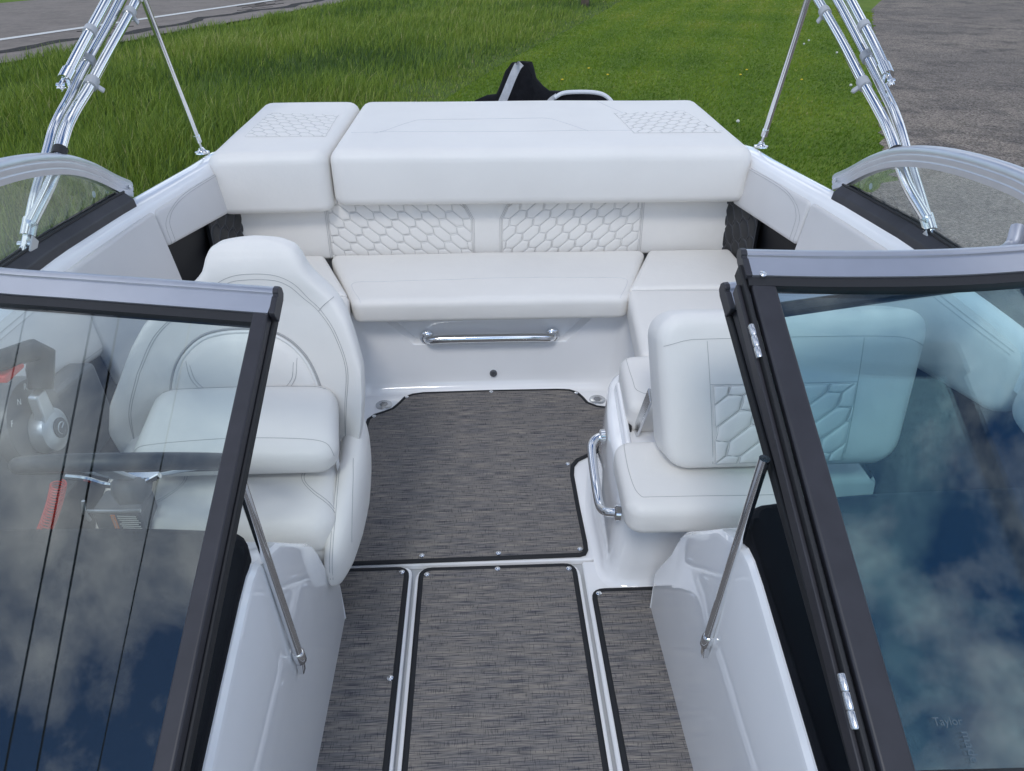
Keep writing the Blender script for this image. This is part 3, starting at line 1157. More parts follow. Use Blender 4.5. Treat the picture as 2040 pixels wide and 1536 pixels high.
def side_window(s):
    """fixed side light: black sill channel on the gunwale, arched aluminium top rail, glass"""
    tipY = 2.36 if s < 0 else 2.34
    bot = [(s * (xi(y) + .050), y, zg(y) + .018) for y in np.linspace(1.30, tipY - .115, 14)]
    ch = MB()
    secs = []
    for p in bot:
        p = V(p)
        secs.append([p + V(s * .028, 0, -.022), p + V(s * .028, 0, .016), p + V(s * .012, 0, .022), p + V(-s * .012, 0, .022), p + V(-s * .034, 0, .002), p + V(-s * .038, 0, -.022)])
    root = ch.loft(secs if s < 0 else [q[::-1] for q in secs]).build('side_window', 'black_frame', boat, smooth=False, bevel=(.003, 2))
    g_ = MB()
    for off in (-.009, .009):
        g_.tube([V(p) + V(s * off, 0, .024) for p in bot], .004, 6)
    g_.build('gasket', 'rubber', root)
    arch = [(s * 1.145, tipY, .815), (s * 1.135, tipY - .10, .862), (s * 1.122, tipY - .24, .935), (s * 1.105, tipY - .40, .997), (s * 1.09, tipY - .58, 1.040),
            (s * 1.075, tipY - .78, 1.068), (s * 1.055, tipY - .98, 1.080), (s * 1.02, tipY - 1.10, 1.06), (s * .985, 1.215, 1.04)]
    A = catmull(arch, 6)
    # rail profile: flat inner face with grooves, rounded top
    prof = [(-.010, -.026), (-.012, -.012), (-.0105, -.010), (-.0105, -.007), (-.012, -.005), (-.013, .004), (-.0115, .006), (-.0115, .009), (-.013, .011), (-.012, .020), (-.006, .027), (.004, .028), (.011, .022), (.013, .006), (.011, -.026)]
    secs = []
    for i, p in enumerate(A):
        t = (A[min(i + 1, len(A) - 1)] - A[max(i - 1, 0)]).normalized()
        side = t.cross(ZW).normalized()
        side = side if side.x * s > 0 else -side        # outboard
        up = side.cross(t)
        up = up if up.z > 0 else -up
        secs.append([p + side * a * 1.05 + up * b * .98 for a, b in prof])
    MB().loft(secs).build('rail', 'aluminium', root, wn=True)
    # glass between channel and rail
    top = []
    Yb = [V(p) for p in bot]
    gl = MB(); n = len(Yb)
    tops = []
    for p in Yb:
        best = min(A, key=lambda q: abs(q.y - p.y))
        zt = float(np.interp(p.y, [q.y for q in A[::-1]], [q.z for q in A[::-1]]))
        xt = float(np.interp(p.y, [q.y for q in A[::-1]], [abs(q.x) for q in A[::-1]]))
        tops.append(V(s * xt, p.y, max(zt - .02, p.z + .012)))
    o1 = V(s * .0025, 0, 0)
    vs = [p + o1 for p in Yb] + [p + o1 for p in tops] + [p - o1 for p in Yb] + [p - o1 for p in tops]
    fs = []
    for i in range(n - 1):
        fs += [(i, i + 1, n + i + 1, n + i), (2 * n + i + 1, 2 * n + i, 3 * n + i, 3 * n + i + 1)]
    gl.add(vs, fs).build('glass', 'glass_clear', root, smooth=False)
    # maker's mark: small etched oval
    c = V(s * 1.150, tipY - .22, .865)
    MB().lathe(c + V(-s * .006, 0, 0), (s, 0, 0), [(.0095, 0), (.0095, .0006)], 16).build('etched_mark', 'decal', root)
    for k in (.05, .08):
        pp = A[int(len(A) * k) + 1]
    MB().lathe(V(s * 1.128, tipY - .035, .83), (-s, 0, .2), [(.006, 0), (.006, .005), (.003, .007), (.001, .007)], 10).build('screw', 'steel', root)


side_window(-1)
side_window(1)


def pane_frame(name, s, TI, TO, BI, stile_w, bar_h, tint, stile_mat='black_frame', bottom=False, th=.016, double=False, label=None):
    """raked pane: TI / BI inner top / bottom corner, TO outer top corner"""
    TI, TO, BI = V(TI), V(TO), V(BI)
    lat = (TO - TI).normalized()
    slope = (TI - BI).normalized()
    nrm = lat.cross(slope).normalized()
    nrm = nrm if nrm.z > 0 else -nrm
    wid = (TO - TI).length
    hgt = (TI - BI).length
    # inner stile
    c0 = BI + lat * stile_w / 2
    c1 = TI + lat * stile_w / 2 - slope * .002
    root = MB().beam(c0 - slope * .02, c1, lat * stile_w / 2, nrm * th).build(name, stile_mat, boat, smooth=False, bevel=(.004, 3), label=label)
    return root, TI, TO, BI, lat, slope, nrm, wid, hgt


def rail_along(pts, nrm_f, prof):
    A = catmull(pts, 5)
    secs = []
    for i, p in enumerate(A):
        t = (A[min(i + 1, len(A) - 1)] - A[max(i - 1, 0)]).normalized()
        n_ = nrm_f(t)
        up = n_.cross(t)
        up = up if up.z > 0 else -up
        secs.append([p + n_ * a + up * b for a, b in prof])
    return secs


def pane(TI, TO, BI, BO, n_, th=.0025):
    m = MB()
    a = [V(TI), V(TO), V(BO), V(BI)]
    vs = [p + n_ * th for p in a] + [p - n_ * th for p in a]
    m.add(vs, [(0, 3, 2, 1), (4, 5, 6, 7), (0, 1, 5, 4), (1, 2, 6, 5), (2, 3, 7, 6), (3, 0, 4, 7)])
    return m


RAIL = [(.006, -.030), (.012, -.028), (.0125, .004), (.010, .006), (.010, .009), (.014, .011), (.015, .018), (.011, .026), (.002, .030), (-.008, .026), (-.012, .015), (-.012, -.028)]
RAILG = [(.009, -.046), (.009, -.030), (-.010, -.030), (-.010, -.046)]


def front_panel(s):
    TI, TO = V(s * .372, 1.118, .982), V(s * .868, 1.222, .982)
    BI = V(s * .400, .513, .655)
    if s > 0:
        TI, BI = V(.398, 1.118, .975), V(.430, .513, .640)
    BI = BI - (TI - BI).normalized() * .15
    root, TI, TO, BI, lat, slope, nrm, wid, hgt = pane_frame('windshield_panel', s, TI, TO, BI, .027 if s < 0 else .020, .05, 'glass_clear', th=.010)
    # second, narrower lip of the stile towards the walkway
    MB().beam(BI + lat * .004 - nrm * .019 - slope * .02, TI + lat * .004 - nrm * .019 - slope * .012, lat * .008, nrm * .009).build('stile_lip', 'rubber', root, smooth=False, bevel=(.003, 2))
    TOO = V(s * .985, 1.262, .985)
    pts = [TI - lat * .004, TI.lerp(TO, .35), TI.lerp(TO, .7), TO, TOO, V(s * 1.02, 1.30, 1.02)]

    def nf(t):
        q = nrm - t * nrm.dot(t)
        return q.normalized()
    MB().loft(rail_along(pts, nf, RAIL)).build('top_rail', 'aluminium', root, wn=True)
    MB().loft(rail_along(pts[:5], nf, RAILG)).build('gasket', 'rubber', root)
    # end cap of the rail
    cp = MB()
    q = TI - lat * .012 + nrm * .001
    cp.loft([[q + nrm * a * 1.06 + slope * b * 1.04 for a, b in RAIL], [q + lat * .010 + nrm * a * 1.06 + slope * b * 1.04 for a, b in RAIL]])
    cp.build('end_cap', 'black_frame', root, smooth=False, bevel=(.002, 2))
    BO = BI + lat * .585
    pane(TI - slope * .03 + lat * .02, TO + lat * .085 - slope * .03, BI + lat * .02, BO, nrm).build('glass', 'glass_clear', root, smooth=False)
    # sill
    MB().beam(BI - slope * .02, BO - slope * .02, slope * .02, nrm * .015).build('sill', 'black_frame', root, smooth=False, bevel=(.004, 2))
    # stay rod from stile to console wall
    e0 = BI.lerp(TI, .53) - lat * .004 - nrm * .02
    if s < 0:
        p0, p1 = V(-.389, .862, .818), V(-.383, .915, .335)
    else:
        p0, p1 = V(.395, .858, .832), V(.386, .905, .352)
    d = (p1 - p0).normalized()
    rod = MB().tube([p0, p1 - d * .005], .0085, 12).build('stay_rod', 'chrome', root)
    MB().lathe(p1 - d * .03, d, [(.0095, 0), (.0115, .003), (.0115, .028), (.008, .032)], 14).build('rod_collar', 'chrome', rod)
    MB().beam(p1, p1 + d * .035 + V(s * .004, 0, 0), V(0, .008, 0), V(s * .006, 0, 0)).build('rod_foot', 'chrome', rod, smooth=False, bevel=(.002, 2))
    return root, nrm


front_panel(-1)
rp, _ = front_panel(1)

# opened centre door folded over the right panel
TI, TO, BI = V(.396, 1.075, 1.052), V(.905, 1.062, 1.060), V(.400, .405, .699)
root, TI, TO, BI, lat, slope, nrm, wid, hgt = pane_frame('windshield_door', 1, TI, TO, BI, .038, .05, 'glass_tinted', th=.009)
MB().beam(BI - lat * .007 - nrm * .010, TI - lat * .007 - nrm * .010, lat * .0035, nrm * .014).build('hinge_strip', 'rubber', root, smooth=False, bevel=(.002, 2))
MB().beam(BI - lat * .014 - nrm * .020, TI - lat * .014 - nrm * .020 - slope * .03, lat * .0035, nrm * .012).build('hinge_strip', 'black_frame', root, smooth=False, bevel=(.002, 2))
MB().beam(BI - lat * .004 - nrm * .018, TI - lat * .004 - nrm * .018 - slope * .01, lat * .003, nrm * .008).build('hinge_strip', 'black_frame', root, smooth=False, bevel=(.002, 2))
pts = [TI - lat * .0, TI.lerp(TO, .3) + V(0, -.010, -.002), TI.lerp(TO, .65) + V(0, -.012, -.002), TO + lat * .025 + V(0, .006, 0)]
MB().loft(rail_along(pts, lambda t: (nrm - t * nrm.dot(t)).normalized(), RAIL)).build('top_rail', 'aluminium', root, wn=True)
MB().loft(rail_along(pts, lambda t: (nrm - t * nrm.dot(t)).normalized(), RAILG)).build('gasket', 'rubber', root, wn=True)
q = TI - lat * .006 + nrm * .001
MB().loft([[q + nrm * a * 1.06 + slope * b * 1.04 for a, b in RAIL], [q + lat * .010 + nrm * a * 1.06 + slope * b * 1.04 for a, b in RAIL]]).build('end_cap', 'black_frame', root, smooth=False, bevel=(.002, 2))
BO = BI + lat * .51
MB().beam(BI + lat * .515, TI + lat * .515 - slope * .03, lat * .018, nrm * .009).build('outer_stile', 'black_frame', root, smooth=False, bevel=(.004, 3))
pane(TI + lat * .03 - slope * .03, TI + lat * .51 - slope * .03, BI + lat * .03, BO, nrm).build('glass', 'glass_tinted', root, smooth=False)
bt = BI + slope * .012
MB().beam(bt + lat * .04, bt + lat * .495, slope * .022, nrm * .0125).build('bottom_rail', 'black_frame', root, smooth=False, bevel=(.004, 3))
MB().tube([bt + lat * .042 + slope * .025 + nrm * .006, bt + lat * .495 + slope * .025 + nrm * .006], .004, 6).build('gasket', 'rubber', root)
MB().lathe(TI + lat * .02 - slope * .028 + nrm * .012, nrm, [(.006, -.002), (.006, .003), (.003, .005), (.001, .003)], 12).build('screw', 'steel', root)
for k in (.81, .15):
    c = BI.lerp(TI, k) - lat * .012 - nrm * .002
    hg_ = MB()
    for j in range(3):
        hg_.lathe(c + slope * (.020 * j - .030), slope, [(.0048, 0), (.0056, .0015), (.0056, .0185), (.0048, .0197)], 12)
    hg_.build('hinge', 'steel', root)
# etched maker's mark in the lower corner of the door glass
mk = BI + lat * .075 + slope * .085 + nrm * .0032


def text_mesh(body, size, origin, ux, uy, material, name, parent, extrude=.0001):
    cu = bpy.data.curves.new(name, 'FONT')
    cu.body = body
    cu.size = size
    cu.extrude = extrude
    ob = bpy.data.objects.new('tmp_text', cu)
    COL.objects.link(ob)
    dg = bpy.context.evaluated_depsgraph_get()
    me = bpy.data.meshes.new_from_object(ob.evaluated_get(dg))
    bpy.data.objects.remove(ob)
    ux, uy = Vector(ux).normalized(), Vector(uy).normalized()
    uz = ux.cross(uy)
    M = Matrix((ux, uy, uz)).transposed().to_4x4()
    M.translation = Vector(origin)
    me.transform(M)
    me.materials.clear()
    me.materials.append(MATS[material])
    o = bpy.data.objects.new(name, me)
    COL.objects.link(o)
    if parent:
        o.parent = parent
        if parent.type == 'EMPTY':
            o.location = -parent.location
    return o


mat('etch', (.07, .11, .14), .6)
text_mesh('Taylor', .0125, mk, lat, slope, 'etch', 'maker_lettering', root)
text_mesh('made', .015, mk + lat * .028 - slope * .006, -slope, lat, 'etch', 'maker_lettering', root)

# ------------------------------------------------------------------ helm: wheel, throttle
wc = V(-.690, 1.12, .655)
wa = V(0, .62, .78).normalized()          # wheel axis towards the driver
wu = V(1, 0, 0); wv = wa.cross(wu).normalized()
wv = wv if wv.z > 0 else -wv
wr = MB().tube([wc + (wu * math.cos(a) + wv * math.sin(a)) * .178 for a in np.linspace(0, 2 * math.pi, 48)[:-1]], .0155, 12, closed=True).build('steering_wheel', 'black_vinyl', boat)
for a in (R(90), R(205), R(335)):
    d = wu * math.cos(a) + wv * math.sin(a)
    MB().beam(wc - wa * .03, wc + d * .165, d.cross(wa) * .017, wa * .004).build('spoke', 'silver_plastic', wr, smooth=False, bevel=(.002, 2))
MB().lathe(wc - wa * .035, wa, [(.02, -.04), (.034, -.02), (.036, 0), (.028, .010), (.001, .013)], 20).build('hub', 'grey_plastic', wr)
# metal bow of the wheel seen below the rim
MB().tube(catmull([(-.80, 1.09, .652), (-.765, 1.09, .645), (-.73, 1.09, .630), (-.68, 1.09, .629), (-.655, 1.09, .637), (-.63, 1.09, .650)], 6), .0055, 8).build('spoke_bow', 'chrome', wr)
MB().box((-.668, 1.10, .640), (.030, .010, .004)).build('switch_plate', 'chrome', wr, smooth=False, bevel=(.002, 2))

tb = MB().lathe((-1.02, 1.32, .62), (1, 0, .1), [(.10, -.03), (.10, .02), (.092, .045), (.05, .052), (.001, .052)], 30).build('throttle_control', 'grey_plastic', boat)
MB().lathe((-.975, 1.315, .603), (1, 0, .1), [(.042, -.01), (.050, .01), (.046, .035), (.03, .043), (.001, .044)], 24).build('lever_hub', 'silver_plastic', tb)
MB().lathe((-.935, 1.317, .608), (1, 0, .1), [(.022, 0), (.022, .006), (.018, .007), (.001, .006)], 20).build('hub_cap', 'grey_plastic', tb)
MB().tube([(-.928, 1.317, .608 + .0)] * 1 + [(-.9285, 1.317 + .013 * math.cos(a), .608 + .013 * math.sin(a)) for a in np.linspace(.4, 5.2, 12)], .0016, 5).build('hub_emblem', 'silver_plastic', tb)
MB().loft([[V(-.95, 1.313 + .0, z_) + V(wx_, 0, 0) + V(0, wy_, 0) for wx_, wy_ in ((-.011, -w_), (.011, -w_), (.011, w_), (-.011, w_))] for z_, w_ in ((.60, .036), (.65, .022), (.70, .018))]).build('lever', 'silver_plastic', tb, smooth=False, bevel=(.006, 3))
gr = [(-.945, 1.325, .70, .022), (-.945, 1.345, .735, .026), (-.94, 1.360, .765, .026), (-.945, 1.345, .782, .023), (-.95, 1.31, .792, .021), (-.955, 1.27, .802, .021), (-.955, 1.235, .810, .014)]
MB().tube([p[:3] for p in gr], [p[3] for p in gr], 12).build('grip', 'black_vinyl', tb)
MB().box((-.95, 1.265, .778), (.012, .032, .008)).build('trim_button', 'red_plastic', tb, smooth=False, bevel=(.004, 3))
for ch_, y_, z_ in (('F', 1.225, .675), ('N', 1.265, .70), ('R', 1.30, .715)):
    text_mesh(ch_, .018, (-.962, y_, z_), (0, 1, -.5), (0, .5, 1), 'white_label', 'gear_letter', tb)
# black helm side plate that carries the throttle
MB().hexa([(-1.06, 1.05, .40), (-.995, 1.05, .40), (-.985, 1.62, .40), (-1.06, 1.62, .40)], [(-1.06, 1.05, .665), (-1.005, 1.05, .665), (-.995, 1.62, .60), (-1.06, 1.62, .60)]).build('helm_side_plate', 'grey_plastic', boat, smooth=False, bevel=(.012, 3))
# passenger grab rail
MB().tube(catmull([(.478, 1.01, .575), (.490, 1.0, .598), (.520, .995, .613), (.66, .992, .615), (.80, .992, .612), (.845, .995, .606), (.872, 1.0, .585)], 6), .008, 10).build('dash_grab_rail', 'chrome', boat)
# hatch under the passenger dash, dark carpet
MB().box((-.70, 1.6, .002), (.25, .1, .0015)).build('helm_carpet', 'cavity', boat, smooth=False)

# kill switch lanyard: red coil hanging by the wheel
coil = []
ax0, ax1, ax2 = V(-.752, 1.0, .708), V(-.775, 1.0, .655), V(-.818, 1.0, .592)
turns, nst = 19, 14
for i in range(turns * nst + 1):
    t = i / (turns * nst)
    c = (1 - t) ** 2 * ax0 + 2 * t * (1 - t) * ax1 + t * t * ax2
    tg = (2 * (1 - t) * (ax1 - ax0) + 2 * t * (ax2 - ax1)).normalized()
    u_ = V(0, 1, 0); w_ = tg.cross(u_)
    a = 2 * math.pi * turns * t
    coil.append(c + (u_ * math.cos(a) + w_ * math.sin(a)) * .0115)
ln = thing('kill_switch_lanyard', 'red coiled lanyard hanging by the steering wheel', 'lanyard', (-.818, 1.0, .58))
MB().tube(coil, .0015, 6).build('coil', 'red_plastic', ln)
MB().tube([(-.822, 1.0, .588), (-.835, 1.0, .580), (-.85, 1.0, .578)], .004, 6).build('clip', 'steel', ln)

# ------------------------------------------------------------------ floor mats
SNAP = [(.0085, -.001), (.0085, .001), (.0075, .0035), (.004, .005), (.0005, .0054)]


def floor_mat(label, poly, snaps, loc):
    if poly_area(poly) < 0:
        poly = poly[::-1]
    t = thing('floor_mat', label, 'mat', loc, 'woven snap-in floor mats')
    inn = inset(poly, .0105)
    MB().hexa([(x_, y_, .0012) for x_, y_ in inn], [(x_, y_, .0062) for x_, y_ in inn]).build('mat_weave', 'woven_mat', t, smooth=False)
    n = len(poly)
    ring = MB()
    wob = [random.uniform(-.0006, .0006) for _ in range(n)]
    pr = [(0, .0008), (-.0015, .004), (.001, .0072), (.005, .0086), (.010, .0080), (.0125, .0064)]
    secs = []
    offs = {d: inset(poly, d + .0) for d, _ in pr}
    secs = [[(*offs[d][i], z_) for d, z_ in pr] for i in range(n)]
    secs.append(secs[0])
    ring.loft(secs, closed=False).build('binding', 'black_binding', t)
    for x_, y_ in snaps:
        MB().lathe((x_, y_, .0062), (0, 0, 1), SNAP, 14).build('snap', 'chrome', t)


rear = [(-.384, 1.489), (-.008, 1.492), (.235, 1.4945), (.252, 1.500), (.2605, 1.518), (.262, 1.55), (.2595, 1.70), (.2595, 1.86), (.266, 1.905), (.285, 1.935), (.315, 1.955), (.36, 1.98), (.42, 2.10), (.47, 2.235), (.436, 2.257), (.395, 2.268), (.365, 2.293),
        (.352, 2.33), (.335, 2.366), (.305, 2.386), (.26, 2.393), (.003, 2.396), (-.26, 2.390), (-.302, 2.381), (-.333, 2.361), (-.352, 2.32), (-.372, 2.285), (-.40, 2.265),
        (-.435, 2.245), (-.455, 2.215), (-.458, 2.17), (-.452, 2.05), (-.60, 1.9), (-.75, 1.8), (-.75, 1.487)]
floor_mat('large woven grey mat in front of the stern bench', rear, [(-.213, 1.513), (.004, 1.513), (.238, 1.519), (-.431, 2.228), (-.322, 2.355), (0, 2.378), (.327, 2.355), (.246, 1.915)], (0, 1.9, 0))
floor_mat('narrow woven grey mat on the hatch down the middle of the walkway', round_poly([(-.2165, -.2), (.2185, -.2), (.2185, 1.468), (-.2165, 1.468)], [0, 0, .035, .035]), [(-.195, 1.440), (0, 1.453), (.198, 1.445)], (0, .6, 0))
floor_mat('woven grey mat along the left console, below the helm seat', round_poly([(-.80, -.2), (-.2455, -.2), (-.2455, 1.474), (-.80, 1.474)], [0, 0, .035, 0]), [(-.264, 1.452), (-.263, 1.114)], (-.5, .6, 0))
floor_mat('woven grey mat along the right console, below the passenger seat', round_poly([(.250, -.2), (.9, -.2), (.9, 1.372), (.250, 1.372)], [0, 0, 0, .035]), [(.268, 1.352)], (.5, .6, 0))

# ------------------------------------------------------------------ stern seating
# bench cushion
t = thing('bench_cushion', 'wide cream stern bench cushion between the two corner cushions', 'cushion', (0, 2.55, .33))
p = Pad((-.478, 2.335, .417), (.490, 2.335, .417), (.640, 2.775, .427), (-.630, 2.775, .427), .088, r=.028, rc=.034, crown=.006)
p.mb(20, 12).build('cushion', 'vinyl', t)
m = MB()
seam_on(p, [(.03, 0.02), (.022, .22), (.035, .345), (.12, .365), (.5, .378), (.88, .368), (.965, .345), (.978, .22), (.97, 0.02)], m, 8)
m.build('stitching', 'thread_light', t)
# corner cushions with forward side seats
for s in (-1, 1):
    nm = 'left' if s < 0 else 'right'
    wh = 'behind the helm seat' if s < 0 else 'behind the passenger backrest'
    t = thing('corner_cushion', 'cream corner seat cushion of the stern lounge, %s' % wh, 'cushion', (s * .8, 2.5, .33), 'corner cushions of the stern lounge')
    A = [V(s * .502, 2.40, .420), V(s * 1.0, 2.40, .420), V(s * .985, 2.775, .424), V(s * .652, 2.775, .424)]
    B = [V(s * .455, 1.92, .418), V(s * 1.02, 1.92, .418), V(s * 1.0, 2.41, .418), V(s * .500, 2.41, .418)]
    if s < 0:
        A = [A[1], A[0], A[3], A[2]]; B = [B[1], B[0], B[3], B[2]]
    pa = Pad(*A, .088, r=.022, rc=.026, crown=.004)
    pa.mb(10, 10).build('cushion', 'vinyl', t)
    pb = Pad(*B, .10, r=.026, rc=.03, crown=.006)
    pb.mb(10, 10).build('cushion', 'vinyl', t)
    m = MB()
    seam_on(pb, [(.03, .96), (.2, .93), (.97, .93)] if s > 0 else [(.97, .96), (.8, .93), (.03, .93)], m, 8)
    m.build('stitching', 'thread', t)
    # box under it
    MB().hexa([(s * .585, 1.95, 0), (s * 1.0, 1.95, 0), (s * .97, 2.8, 0), (s * .585, 2.8, 0)][::s], [(s * .585, 1.95, .318), (s * 1.0, 1.95, .318), (s * .97, 2.8, .318), (s * .585, 2.8, .318)][::s]).build('seat_box', 'gelcoat', boat, smooth=False)
MB().box((0, 2.64, .16), (.56, .16, .155)).build('seat_box', 'gelcoat', boat, smooth=False)
# backrest of the stern bench, two quilted panels
t = thing('stern_backrest', 'long cream stern backrest with two hexagon quilted panels', 'backrest', (0, 2.85, .4))
p = Pad((-1.0, 2.792, .395), (1.0, 2.792, .395), (1.0, 2.812, .70), (-1.0, 2.812, .70), .06, r=.012, rc=.014)
p.mb(30, 6).build('cushion', 'vinyl', t)
up = V(0, .02, .305).normalized()
nn = p.N
o0 = V(0, 2.7925, .40) + nn * .0015
q1, s1 = quilt(o0, (1, 0, 0), up, nn, [(-.622, 0), (-.062, 0), (-.062, .15), (-.088, .20), (-.125, .245), (-.622, .245)], R(-40), f=.052, e=.020, w=.040, h=.0033, rth=.0006)
a_ = q1.build('quilted_panel', 'vinyl', t); s1.build('stitching', 'thread', a_)
q2, s2 = quilt(o0, (1, 0, 0), up, nn, [(.06, 0), (.612, 0), (.612, .245), (.115, .245), (.085, .20), (.06, .15)], R(40), f=.052, e=.020, w=.040, h=.0033, rth=.0006)
b_ = q2.build('quilted_panel', 'vinyl', t); s2.build('stitching', 'thread', b_)


def on_back(x_, z_, off=.002):
    return o0 + V(x_, 0, 0) + up * z_ + nn * off


m = MB()
for d in (.004, .010):
    m.tube([on_back(-.622 - d, 0), on_back(-.622 - d, .245)], .0006, 5)
    m.tube([on_back(-.062 + d, 0), on_back(-.062 + d, .15), on_back(-.088 + d, .20), on_back(-.125 + d, .245)], .0006, 5)
    m.tube([on_back(.06 - d, 0), on_back(.06 - d, .15), on_back(.085 - d, .20), on_back(.115 - d, .245)], .0006, 5)
    m.tube([on_back(.612 + d, 0), on_back(.612 + d, .245)], .0006, 5)
m.build('stitching', 'thread', t)

# sun pads
ZP = .836


def crease(x_, y_):
    return .0016 * math.sin(7 * x_ + 2 * y_) + .0012 * math.sin(3 * x_ - 11 * y_ + 1)


t = thing('sunpad_cushion', 'narrow cream sun pad on the left of the stern, quilted on top', 'cushion', (-.8, 3.25, .6), 'stern sun pads')
pL = Pad((-1.022, 2.715, ZP - .006), (-.5845, 2.725, ZP - .002), (-.5865, 3.70, ZP), (-1.045, 3.70, ZP), .228, r=.045, rc=.055, crown=.003, wave=crease, rb=.03)
pL.mb(16, 24).build('cushion', 'vinyl', t)
q, sq = quilt((0, 0, 0), (1, 0, 0), (0, 1, 0), (0, 0, 1), [(-.945, 2.985), (-.625, 2.965), (-.635, 3.36), (-.955, 3.44)], R(-52), f=.052, e=.021, w=.042, h=.002, rth=.0005)
for mbq in (q, sq):
    nv = []
    for v_ in mbq.v:
        k_ = (v_[1] - 2.72) / (3.70 - 2.72)
        xl_, xr_ = -1.022 - .023 * k_, -.5855
        nv.append(tuple(pL.surf((v_[0] - xl_) / (xr_ - xl_), k_, v_[2] + .0004)))
    mbq.v = nv
a_ = q.build('quilted_panel', 'vinyl', t); sq.build('stitching', 'thread', a_)
t = thing('sunpad_cushion', 'wide cream sun pad over the stern, quilted at its right end', 'cushion', (.25, 3.25, .6), 'stern sun pads')
pR = Pad((-.580, 2.725, ZP), (1.000, 2.705, ZP), (1.030, 3.69, ZP), (-.580, 3.70, ZP), .208, r=.047, rc=.056, crown=.004, wave=crease, rb=.035)
pR.mb(40, 24).build('cushion', 'vinyl', t)
q, sq = quilt((0, 0, 0), (1, 0, 0), (0, 1, 0), (0, 0, 1), [(.59, 2.96), (.945, 2.98), (.895, 3.40), (.57, 3.34)], R(52), f=.052, e=.021, w=.042, h=.002, rth=.0005)
for mbq in (q, sq):
    nv = []
    for v_ in mbq.v:
        k_ = (v_[1] - 2.715) / (3.695 - 2.715)
        xl_, xr_ = -.580, 1.0 + .03 * k_
        nv.append(tuple(pR.surf((v_[0] - xl_) / (xr_ - xl_), k_, v_[2] + .0004)))
    mbq.v = nv
a_ = q.build('quilted_panel', 'vinyl', t); sq.build('stitching', 'thread', a_)
m = MB()
m.tube([pR.surf((x_ + .58) / 1.6, (y_ - 2.715) / .98) for x_, y_ in ((-.44, 2.99), (-.40, 3.03), (-.34, 3.15), (-.29, 3.235), (-.25, 3.25), (0, 3.25), (.25, 3.245), (.29, 3.22), (.35, 3.12), (.42, 3.0))], .0007, 5)
m.tube([pR.surf(u, .30) for u in np.linspace(.03, .97, 30)], .0006, 5)
m.tube([pR.surf(.69 + .06 * k, .62 + .36 * (1 - k)) for k in np.linspace(0, 1, 10)], .0007, 5)
m.build('stitching', 'thread_light', t)
# base under the pads
MB().box((0, 3.24, .44), (.99, .36, .16)).build('engine_box', 'gelcoat', boat, smooth=False, bevel=(.015, 2))

# ------------------------------------------------------------------ helm seat
HX = -.64
t = thing('helm_seat', 'high-backed cream helm bucket seat with flip-up bolster behind the left windshield', 'seat', (HX, 1.55, 0))
zz = [.30, .34, .40, .46, .53, .60, .66, .71, .742, .769, .795, .821, .845, .865, .878, .884]
hw = [.235, .27, .298, .312, .308, .290, .268, .243, .214, .178, .144, .122, .114, .102, .078, .035]
cxz = [-.640, -.640, -.643, -.643, -.630, -.611, -.603, -.594, -.582, -.573, -.570, -.570, -.571, -.572, -.573, -.573]
wg = [.09, .11, .125, .128, .122, .105, .086, .066, .048, .034, .026, .018, .012, .008, .004, 0]
tk = [.125, .145, .155, .155, .15, .143, .135, .126, .118, .118, .118, .115, .10, .078, .05, .02]
# denser in height
zi = np.concatenate([np.linspace(.30, .846, 40), np.linspace(.851, .884, 10)])
secs = []
NS = 56
for z_ in zi:
    w_ = np.interp(z_, zz, hw); g_ = np.interp(z_, zz, wg); k_ = np.interp(z_, zz, tk)
    yc = 1.665 + .10 * (z_ - .55)
    sec = []
    for k in range(NS):
        a = 2 * math.pi * k / NS
        c_, s_ = math.cos(a), math.sin(a)
        x_ = math.copysign(abs(c_) ** .62, c_) * w_
        y_ = math.copysign(abs(s_) ** .62, s_) * k_ / 2
        q_ = abs(x_) / w_
        y_ -= g_ * q_ ** 3.2 - .012 * (1 - q_ * q_)
        sec.append((float(np.interp(z_, zz, cxz)) + x_, yc + y_, z_))
    secs.append(sec)
bkm = MB().loft(secs)
bko = bkm.build('backrest', 'vinyl', t, label='tall winged backrest with narrow headrest')
bv = bkm.bvh()
D = (0, 1, 0)


def hs(pts):
    return [(p_[0] - HX + float(np.interp(p_[2], zz, cxz)), p_[1], p_[2]) for p_ in pts]


m = MB()
# headrest seam, double
for d in (0, .013):
    pts = [(HX - .248 - d * .4, 1, .60), (HX - .212 - d * .5, 1, .68), (HX - .165 - d * .7, 1, .728), (HX - .120 - d, 1, .757), (HX - .082 - d * .7, 1, .786 + d * .6), (HX - .04, 1, .800 + d), (HX + .04, 1, .800 + d), (HX + .082 + d * .7, 1, .786 + d * .6), (HX + .120 + d, 1, .757), (HX + .165 + d * .7, 1, .728), (HX + .212 + d * .5, 1, .68), (HX + .248 + d * .4, 1, .60), (HX + .262 + d * .3, 1, .50), (HX + .262, 1, .40)]
    m.tube(project(bv, hs(pts), D), .0007, 5)
    m.tube(project(bv, hs([(HX - .248 - d * .4, 1, .60), (HX - .262 - d * .3, 1, .50), (HX - .262, 1, .40)]), D), .0007, 5)
for sg in (-1, 1):
    m.tube(project(bv, hs([(HX + sg * .165, 1, .728), (HX + sg * .175, 1, .745), (HX + sg * .188, 1, .757), (HX + sg * .200, 1, .757)]), D), .0007, 5)
m.build('stitching', 'thread', bko)
